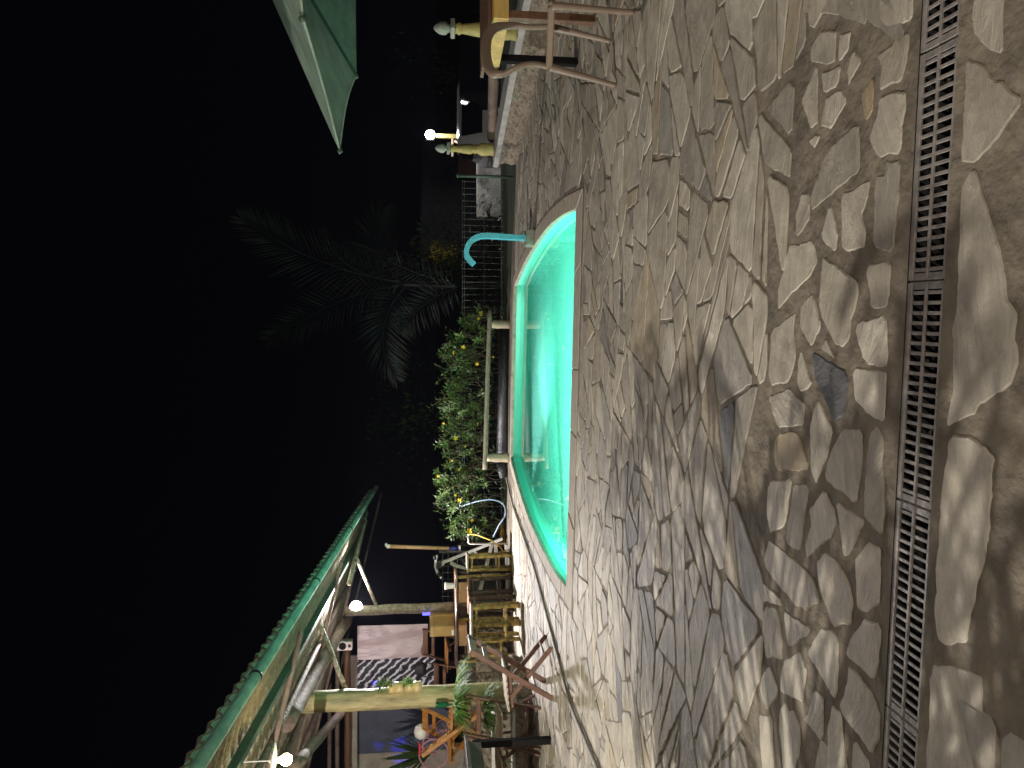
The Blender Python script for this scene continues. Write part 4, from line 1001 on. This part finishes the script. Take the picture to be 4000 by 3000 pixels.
# speaker
t = thing('loudspeaker', 'small silver loudspeaker lying on the log lintel', 'loudspeaker', at(1347, 2518, 11.6))
p, q = at(1322, 2500, 11.6), at(1381, 2533, 11.6); w_, h_ = p.x - q.x, p.z - q.z
b = MB(); b.box((0, 0, 0), (w_, .14, h_), bev=.01); b.build('cabinet', M['dirtywhite'], t)
for z_, r_, mt in ((h_ * .12, w_ * .40, 'metaldark'), (-h_ * .34, w_ * .16, 'black')):
    b = MB(); b.lathe([(r_, 0), (r_, .01), (r_ * .85, .012), (r_ * .3, .002)], n=20); b.v = [(v[0], -v[2] - .071, v[1] + z_) for v in b.v]; b.build('speaker_cone', M[mt], t)
b = MB(); b.box((0, 0, 0), (.035, .02, .11)); o = b.build('led_box', M['ledb']); o.location = at(1666, 2398, 10.66); tag(o, 'small glowing blue light box on the pale bark post', 'light')
# pink bicycle and helmet-like toy
BY = 10.6; t = thing('bicycle', 'small pink bicycle standing behind the orange chairs', 'bicycle', at(1790, 2900, BY)); KO = V(t.location)
K = lambda x, y, d=0: at(x, y, BY + d) - KO
for (cx, cy) in ((1695, 2945), (1745, 2850)):
    r_ = .20 if cy == 2945 else .15; c = K(cx, cy); pts = [c + V((math.cos(a_) * r_, 0, math.sin(a_) * r_)) for a_ in [i * 2 * math.pi / 28 for i in range(29)]]
    b = MB(); b.tube(pts, .014, 8, cap=False)
    wh = b.build('wheel', M['pink'], t); b = MB()
    for i in range(8): b.tube([c, pts[int(i * 3.5)]], .004, 5)
    b.tube([c + V((0, -.03, 0)), c + V((0, .03, 0))], .02, 8); b.build('spokes', M['pink'], wh)
b = MB(); b.tube([K(1695, 2945), K(1650, 2925), K(1655, 2880), K(1745, 2850)], .016, 8); b.tube([K(1650, 2925), K(1735, 2895), K(1655, 2880)], .014, 8); b.build('frame', M['pink'], t)
b = MB(); b.tube([K(1655, 2880), K(1632, 2876), K(1628, 2860, -.1)], .012, 8); b.tube([K(1632, 2876), K(1630, 2885, .15)], .012, 8); b.build('handlebar', M['pink'], t)
b = MB(); b.box(K(1640, 2922), (.16, .09, .035), bev=.012); b.build('saddle', M['red'], t)
t = thing('child_seat', 'pale child seat with white shell behind the orange chairs', 'child seat', at(1650, 2858, 10.3))
b = MB(); b.lathe([(.04, -.06), (.09, -.03), (.10, .03), (.07, .09), (.02, .11)], n=16); b.build('shell', M['white'], t)
b = MB(); b.box((0, 0, -.12), (.14, .12, .12), bev=.02); b.build('seat', M['pink'], t)

# ------------------------------------------------------------------ right side: low wall, balusters, table, chair, umbrella
t = thing('low_wall', 'low rubble stone wall with white concrete cap along the right of the patio', 'wall', (3.2, 8, 0)); WO_ = V((3.2, 8, 0))
wa, wb_, = V((2.86, 9.9, 0)), V((3.86, 4.3, 0)); e = (wb_ - wa).normalized(); no = V((e.y, -e.x, 0));
if no.x < 0: no = -no
hc = .235
b = MB(); rocks(b, wa, wb_, 0, hc, .13, .07, -no, 21)
b.v = [tuple(V(v) - WO_) for v in b.v]; b.build('stone_face', M['wallstone'], t)
b = MB(); q = [wa + no * .02, wb_ + no * .02, wb_ + no * .26, wa + no * .26]; b.prism([(p.x, p.y) for p in q], -.02, hc); b.v = [tuple(V(v) - WO_) for v in b.v]; b.build('wall_core', M['cement'], t)
b = MB(); mid = (wa + wb_) / 2 + no * .11 + V((0, 0, hc + .035)); b.bar(wa + no * .11 - e * .05 + V((0, 0, hc + .035)), wb_ + no * .11 + V((0, 0, hc + .035)), .30, .07); b.v = [tuple(V(v) - WO_) for v in b.v]; b.build('cap', M['cap'], t)
b = MB(); b.log(at(1922, 545, 9.9), at(1930, 60, 8.2), .06, .07, 10, 12); o = b.build('dark_log', M['log']); tag(o, 'long dark log lying on supports behind the low white-capped wall', 'log')
q = MB()
BP = [(.075, 0), (.078, .02), (.072, .05), (.080, .12), (.082, .16), (.060, .20), (.050, .225), (.060, .235), (.060, .25), (.048, .26), (.066, .30), (.060, .36), (.046, .46), (.040, .50), (.052, .515), (.052, .53), (.042, .54), (.046, .56)]
bl = thing('baluster', 'stout yellow turned baluster with grey acorn top on the far end of the low wall', 'baluster', wa + no * .12 + e * .12 + V((0, 0, hc + .07)), 0, 'yellow balusters on the low wall')
MB().lathe(BP, n=28).build('shaft', M['yellow'], bl)
MB().box((0, 0, .58), (.125, .125, .04), bev=.006).build('plate', M['greyfin'], bl)
MB().lathe([(.035, .602), (.035, .62), (.055, .635), (.060, .665), (.052, .70), (.030, .735), (.006, .752)], n=24).build('finial', M['greyfin'], bl)
pb = at(2030, 135, 7.0); b2 = dup(bl, V((pb.x + .14, 7.25, hc + .07)), .4, 'large yellow baluster with grey acorn top rising behind the wooden table'); b2.scale = (1.05, 1.05, 1.05)
# wooden table (right)
t = thing('wooden_table', 'yellow and brown wooden table with dark legs at the right photo edge', 'table', (3.05, 5.55, 0), R(3))
b = MB()
for k in range(6): b.box((0, -.325 + k * .13, .735), (1.35, .122, .026))
b.build('tabletop', M['redwood'], t)
for c_, d_ in (((-.59, 0, .66), (.024, .66, .115)), ((.59, 0, .66), (.024, .66, .115)), ((0, .345, .66), (1.2, .024, .115)), ((0, -.345, .66), (1.2, .024, .115))): MB().box(c_, d_).build('apron', M['yellowwood'], t)
for sx in (-1, 1):
    for sy in (-1, 1): b = MB(); b.box((sx * .555, sy * .31, .36), (.055, .055, .72)); b.build('leg', M['metaldark'] if sy > 0 else M['redwood'], t)
# plastic chair: a bent one-piece frame, drawn after its outline, given depth
t = thing('plastic_chair', 'brown moulded plastic chair with open hoop back in front of the wooden table', 'chair', (2.1, 4.5, 0)); QO = V((2.1, 4.5, 0))
Q = lambda x, y, Y: at(x, y, Y) - QO
A0 = gp(2411, 335); B0 = gp(2390, 162); C0 = gp(2482, 50); D0 = V((B0.x + (C0.x - A0.x), B0.y + (C0.y - A0.y), 0))
jA, jB, jC = Q(2145, 262, 4.62), Q(2150, 105, 4.78), Q(2155, 22, 4.22)
jD = jB + (jC - jA)
b = MB()
def strap(pts, ws, hs, up=V((0, 1, 0))):     # flat band through points
    P = cr_(pts, 6); k = len(P); vs = []
    for i, p in enumerate(P):
        f = i / (k - 1) * (len(ws) - 1); i0 = min(len(ws) - 2, int(f)); w_ = ws[i0] + (ws[i0 + 1] - ws[i0]) * (f - i0); h_ = hs[i0] + (hs[i0 + 1] - hs[i0]) * (f - i0)
        tg = (P[min(i + 1, k - 1)] - P[max(0, i - 1)]).normalized(); x = up.cross(tg); x = x.normalized() if x.length > .05 else V((1, 0, 0)); z = tg.cross(x)
        for a_, c_ in ((-1, -.6), (-.7, -1), (.7, -1), (1, -.6), (1, .6), (.7, 1), (-.7, 1), (-1, .6)): vs.append(p + x * a_ * w_ / 2 + z * c_ * h_ / 2)
    b.add(vs, [(i * 8 + j, i * 8 + (j + 1) % 8, (i + 1) * 8 + (j + 1) % 8, (i + 1) * 8 + j) for i in range(k - 1) for j in range(8)] + [tuple(range(8))[::-1], tuple((k - 1) * 8 + j for j in range(8))], True)
strap([jA, Q(2080, 250, 4.62), Q(2020, 262, 4.62), Q(1970, 288, 4.64), Q(1925, 285, 4.66), Q(1903, 248, 4.70), Q(1897, 190, 4.74), Q(1905, 140, 4.78), Q(1935, 108, 4.80), Q(2000, 100, 4.80), Q(2070, 106, 4.79), jB], [.03, .03, .03, .035, .055, .065, .065, .065, .055, .04, .03, .03], [.03, .028, .025, .025, .03, .03, .03, .03, .03, .028, .028, .03])
b.build('backrest_hoop', M['plastic_chair'], t)
for j_, f_ in ((jA, A0), (jB, B0), (jC, C0), (jD, D0)):
    b = MB(); f2 = f_ - QO; dn_ = (f2 - j_); strap([j_, j_ + dn_ * .3 + V((0, 0, 0)), j_ + dn_ * .65, f2 + V((0, 0, .006))], [.042, .036, .030, .026], [.036, .032, .028, .026]); b.build('leg', M['plastic_chair'], t)
b = MB()
for a_, c_ in ((jA, jC), (jB, jD), (jA, jB), (jC, jD)):
    b.bar(a_, c_, .034, .04, bev=.008)
b.build('seat_frame', M['plastic_chair'], t)
b = MB(); vs = []; n = 14
for i in range(n + 1):
    for j in range(n + 1):
        u_, v_ = i / n, j / n; p = jA.lerp(jC, u_).lerp(jB.lerp(jD, u_), v_); vs.append(p + V((0, 0, .018 - .018 * math.sin(math.pi * u_) * math.sin(math.pi * v_))))
m_ = len(vs); vs += [p - V((0, 0, .008)) for p in vs]
b.add(vs, [(i * (n + 1) + j, (i + 1) * (n + 1) + j, (i + 1) * (n + 1) + j + 1, i * (n + 1) + j + 1) for i in range(n) for j in range(n)] + [(m_ + i * (n + 1) + j, m_ + i * (n + 1) + j + 1, m_ + (i + 1) * (n + 1) + j + 1, m_ + (i + 1) * (n + 1) + j) for i in range(n) for j in range(n)], True)
b.build('seat', M['plastic_chair'], t)
# umbrella
zr = 1.75; hh_ = zr - H
uA = at(1323, 585, 1); uA = V((0, 0, H)) + (uA - V((0, 0, H))) * (hh_ / (uA.z - H)); uB = at(1388, 297, 1); uB = V((0, 0, H)) + (uB - V((0, 0, H))) * (hh_ / (uB.z - H))
sd = (uB - uA); side = sd.length; pr = V((sd.y, -sd.x, 0)).normalized(); cen = (uA + uB) / 2 + pr * side * 1.207; cen.z = 0
um = thing('patio_umbrella', 'large grey green canvas patio umbrella over the wooden table at the right', 'umbrella', cen)
rad = (uA.xy - cen.xy).length; a0 = math.atan2(uA.y - cen.y, uA.x - cen.x); zt_ = 2.62
b = MB(); NS = 12
ctr = V((0, 0, zt_))
for k in range(8):
    ra, rb = [V((rad * math.cos(a0 - (k + q_) * math.pi / 4), rad * math.sin(a0 - (k + q_) * math.pi / 4), zr)) for q_ in (0, 1)]
    vs = []
    for i in range(NS + 1):
        for j in range(9):
            t_, s_ = i / NS, j / 8; p = ctr.lerp(ra.lerp(rb, s_), t_); sag = -.06 * math.sin(math.pi * s_) * math.sin(math.pi * min(1, t_)) * t_ + .0
            scal = .03 * math.sin(math.pi * s_) * (t_ ** 4); p = p * 1.0; q2 = V((p.x * (1 - scal), p.y * (1 - scal), p.z + sag + scal * .3)); vs.append(q2)
    b.add(vs, [(i * 9 + j, i * 9 + j + 1, (i + 1) * 9 + j + 1, (i + 1) * 9 + j) for i in range(NS) for j in range(8)], True)
    e_ = [vs[NS * 9 + j] for j in range(9)]; b.add(e_ + [p + V((0, 0, -.012)) for p in e_], [(j, j + 1, 9 + j + 1, 9 + j) for j in range(8)], True)
b.build('canopy', M['canopy'], um)
b = MB(); b.tube([(0, 0, 0), (0, 0, zt_ + .05)], .024, 14); b.lathe([(.03, zt_ + .03), (.035, zt_ + .06), (.01, zt_ + .10)], n=14); b.build('pole', M['metaldark'], um)
for k in range(8):
    ra = V((rad * math.cos(a0 - k * math.pi / 4), rad * math.sin(a0 - k * math.pi / 4), zr)); b = MB()
    b.bar(ctr + V((0, 0, -.05)) + (ra - ctr) * .02, ra + V((0, 0, -.012)), .014, .022); md = ctr.lerp(ra, .52) + V((0, 0, -.02)); b.bar(V((ra.x * .03, ra.y * .03, zt_ - .42)), md, .012, .018); b.tube([ra + V((0, 0, -.02)), ra + V((ra.x * .008, ra.y * .008, .005))], .016, 8)
    b.build('rib', M['dgreen'], um)

# ------------------------------------------------------------------ far right: lamp post, cars, wall, shutter house
pt, pbm = at(1688, 528, 19), at(1845, 534, 19)
t = thing('lamp_pole', 'yellow square pole carrying the distant white floodlight', 'pole', (pt.x, 19, 0)); b = MB(); b.box((0, .05, (pt.z + ZS) / 2), (.10, .10, pt.z - ZS)); b.build('pole', M['yellow'], t)
b = MB(); b.bar((0, .05, pt.z - .5), (-.5, .05, pt.z - .5), .05, .05); b.tube([(-.12, .0, pt.z - .55), (-.2, 0, pt.z - .7), (-.12, 0, pt.z - .9)], .03, 8); b.build('bracket', M['slat'], t)
t = thing('street_floodlight', 'distant white floodlight shining on top of the yellow pole', 'floodlight', LAMP3)
MB().box((0, 0, 0), (.26, .10, .20)).build('housing', M['metaldark'], t); q = MB(); q.lathe([(.03, .055), (.10, .06), (.12, .075), (.09, .11), (.03, .13)], n=18); q.v = [(v[0], -v[2], v[1]) for v in q.v]; q.build('lens', M['lampw'], t)
def car(label, loc_, rz, mt):
    t = thing('parked_car', label, 'car', loc_, rz, 'cars parked on the street')
    prof = [(-2.1, .35), (-2.15, .6), (-2.05, .82), (-1.55, .92), (-.95, 1.38), (-.2, 1.46), (.55, 1.40), (1.15, .98), (1.85, .86), (2.12, .68), (2.15, .36)]
    n = len(prof); b = MB(); vs = []
    for k, (yy, inset) in enumerate(((-.86, .0), (-.62, 1), (.62, 1), (.86, 0))):
        for (x, z) in prof: vs.append(V((x * (.985 if not inset else 1), yy * (1 if z < 1 else .82), z - (0 if inset else .03))))
    b.add(vs, [(k * n + i, k * n + i + 1, (k + 1) * n + i + 1, (k + 1) * n + i) for k in range(3) for i in range(n - 1)] + [tuple(range(n))[::-1], tuple(3 * n + i for i in range(n)), (0, n, 2 * n, 3 * n), (n - 1, 4 * n - 1, 3 * n - 1, 2 * n - 1)], True)
    b.build('body', M[mt], t)
    for sg in (-1, 1):
        b = MB(); b.prism([(-1.35, .95), (-.9, 1.3), (-.2, 1.38), (.5, 1.32), (.95, .98)], -.012, .012, Matrix.Translation((0, sg * .80, 0)) @ Matrix.Rotation(R(90), 4, 'X')); b.build('side_window', M['glass'], t)
        for xx in (-1.3, 1.3):
            b = MB(); b.lathe([(.20, -.10), (.31, -.09), (.32, 0), (.31, .09), (.20, .10)], n=20); b.v = [(v[0] + xx, v[2] + sg * .76, v[1] + .32) for v in b.v]; wh = b.build('wheel', M['tyre'], t)
            b = MB(); b.lathe([(.04, -.105), (.19, -.10), (.19, .10), (.04, .105)], n=14); b.v = [(v[0] + xx, v[2] + sg * .76, v[1] + .32) for v in b.v]; b.build('rim', M['steel'], wh)
        b = MB(); b.box((2.1, sg * .6, .68), (.06, .3, .12)); b.build('headlight', M['steel'], t)
    b = MB(); b.bar((.62, 0, 1.39), (1.14, 0, 1.0), 1.2, .02); b.build('windscreen', M['glass'], t)
    return t
c0 = car('white parked car with lit bonnet just right of the yellow pole', (at(1800, 440, 16.6).x, 16.6, ZS), R(262), 'carw')
c1 = car('dark parked car barely visible behind the balusters', (at(1800, 250, 15.2).x, 15.2, ZS), R(255), 'card_')
p0_, p1_ = at(1862, 850, 19.5), at(1862, 470, 19.5)
b = MB(); b.box(((p0_.x + p1_.x) / 2, 19.5, (p0_.z + ZS) / 2), (abs(p1_.x - p0_.x), .2, p0_.z - ZS)); b.v = [tuple(V(v) - V((4.5, 19.5, 0))) for v in b.v]; o = b.build('street_wall', M['white']); o.location = (4.5, 19.5, 0); tag(o, 'low white street wall in the distance behind the balusters', 'wall')
hs = thing('street_house', 'dark house with brown slatted shutter across the street', 'house', (5.5, 21, 0)); SO_ = V((5.5, 21, 0))
p0_, p1_ = at(1700, 1000, 21), at(1700, 520, 21)
b = MB(); b.box(((p0_.x + p1_.x) / 2 - 5.5, .5, .2), (p1_.x - p0_.x, .8, 2.3)); b.build('wall', M['night'], hs)
b = MB(); p0_, p1_ = at(1790, 690, 20.9), at(1862, 605, 20.9); cx = (p0_.x + p1_.x) / 2 - 5.5; ww = abs(p1_.x - p0_.x); zz0, zz1 = p1_.z, p0_.z; k = 9
for i in range(k): b.box((cx, -.02, zz0 + (zz1 - zz0) * (i + .5) / k), (ww, .05, (zz1 - zz0) / k * .86))
b.build('shutter', M['maroon'], hs)
p0_, p1_ = at(1720, 600, 20.9), at(1862, 535, 20.9); b = MB(); b.box(((p0_.x + p1_.x) / 2 - 5.5, .06, (p0_.z + p1_.z) / 2), (abs(p1_.x - p0_.x), .04, p0_.z - p1_.z)); b.build('window', M['glass'], hs)
b = MB(); b.bar(at(1790, 604, 20.8) - SO_, at(1790, 540, 20.8) - SO_, .03, .05); b.build('sill', M['dirtywhite'], hs)
bushy('sparse bush with leaves coloured as if lit yellow in the dark behind the spout', at(1735, 985, 14.0), 500, .28, 'flower', .03, .02, 9, 'lit_colour_bush')  # yellow light on these leaves is put into their colour, the petal material
# distant dark vegetation
for (x, y, Y, r_, lb) in ((1850, 1000, 15.5, 1.3, 'dark shrubs behind the fence right of the palm'), (1760, 1650, 17, 1.8, 'dark bushes far behind the flowering hedge'), (1820, 300, 22, 2.2, 'dark tree mass beyond the parked cars')):
    o = bushy(lb, at(x, y, Y), 1500, r_, 'leafd', .14, .05, int(x), 'dark_shrub')
# potted palm and lamp left of the view (cast the leaf shadows on the paving)
pp = thing('potted_palm', 'potted palm beside the patio left of the view', 'palm', (-2.55, 3.1, 0))
MB().lathe([(.16, 0), (.19, .02), (.22, .34), (.24, .35), (.24, .38), (.21, .38), (.20, .33)], n=28).build('pot', M['cement'], pp)
def pfr(pp, L0, hh, lw, n0):
    for k in range(n0):
        a_ = k * 2.4; b = MB(); d = V((math.cos(a_), math.sin(a_), 0)); L = L0 + .12 * (k % 3); P = cr_([V((0, 0, .34)), V((0, 0, hh * .7)) + d * .12, V((0, 0, hh)) + d * L * .55, V((0, 0, hh * .9)) + d * L], 6)
        b.tube(P, .008, 6); rn = random.Random(k)
        for i in range(5, len(P) - 1):
            tg = (P[i + 1] - P[i - 1]).normalized(); sd_ = tg.cross(V((0, 0, 1))).normalized()
            for sg in (-1, 1): b.leaf(P[i], sd_ * sg + tg * .7 + V((0, 0, rn.uniform(-.5, .1))), (0, 0, 1), .30 * rn.uniform(.8, 1.1), lw, .35, .1)
        b.build('frond', M['leaf'], pp)
pfr(pp, .55, 1.08, .045, 13)
p2 = thing('potted_palm', 'second potted palm standing just left of the drain, outside the view', 'palm', (-2.15, 1.75, 0))
MB().lathe([(.16, 0), (.19, .02), (.22, .34), (.24, .35), (.24, .38), (.21, .38), (.20, .33)], n=28).build('pot', M['cement'], p2)
pfr(p2, .5, .95, .05, 12)
gl_ = thing('garden_lamp', 'garden lamp on a short pole left of the view', 'lamp', (-5.2, 2.3, 0))
MB().tube([(0, 0, 0), (0, 0, 2.5)], .03, 10).build('pole', M['metaldark'], gl_); MB().lathe([(.02, 2.69), (.16, 2.70), (.17, 2.72), (.03, 2.76)], n=20).build('lamp_shade', M['metaldark'], gl_)

# night air: faint glow round the lamps
hz = MB(); hz.prism([(-60, -40), (60, -40), (60, 60), (-60, 60)], -2.2, 9)
hm = bpy.data.materials.new('night_haze'); hm.use_nodes = True; nt = hm.node_tree; nt.nodes.clear(); out = nt.nodes.new('ShaderNodeOutputMaterial'); pv2 = nt.nodes.new('ShaderNodeVolumePrincipled')
pv2.inputs['Color'].default_value = (.72, .75, 1, 1); pv2.inputs['Density'].default_value = .0004; nt.links.new(pv2.outputs[0], out.inputs['Volume'])
tag(hz.build('haze', hm), kind='stuff')
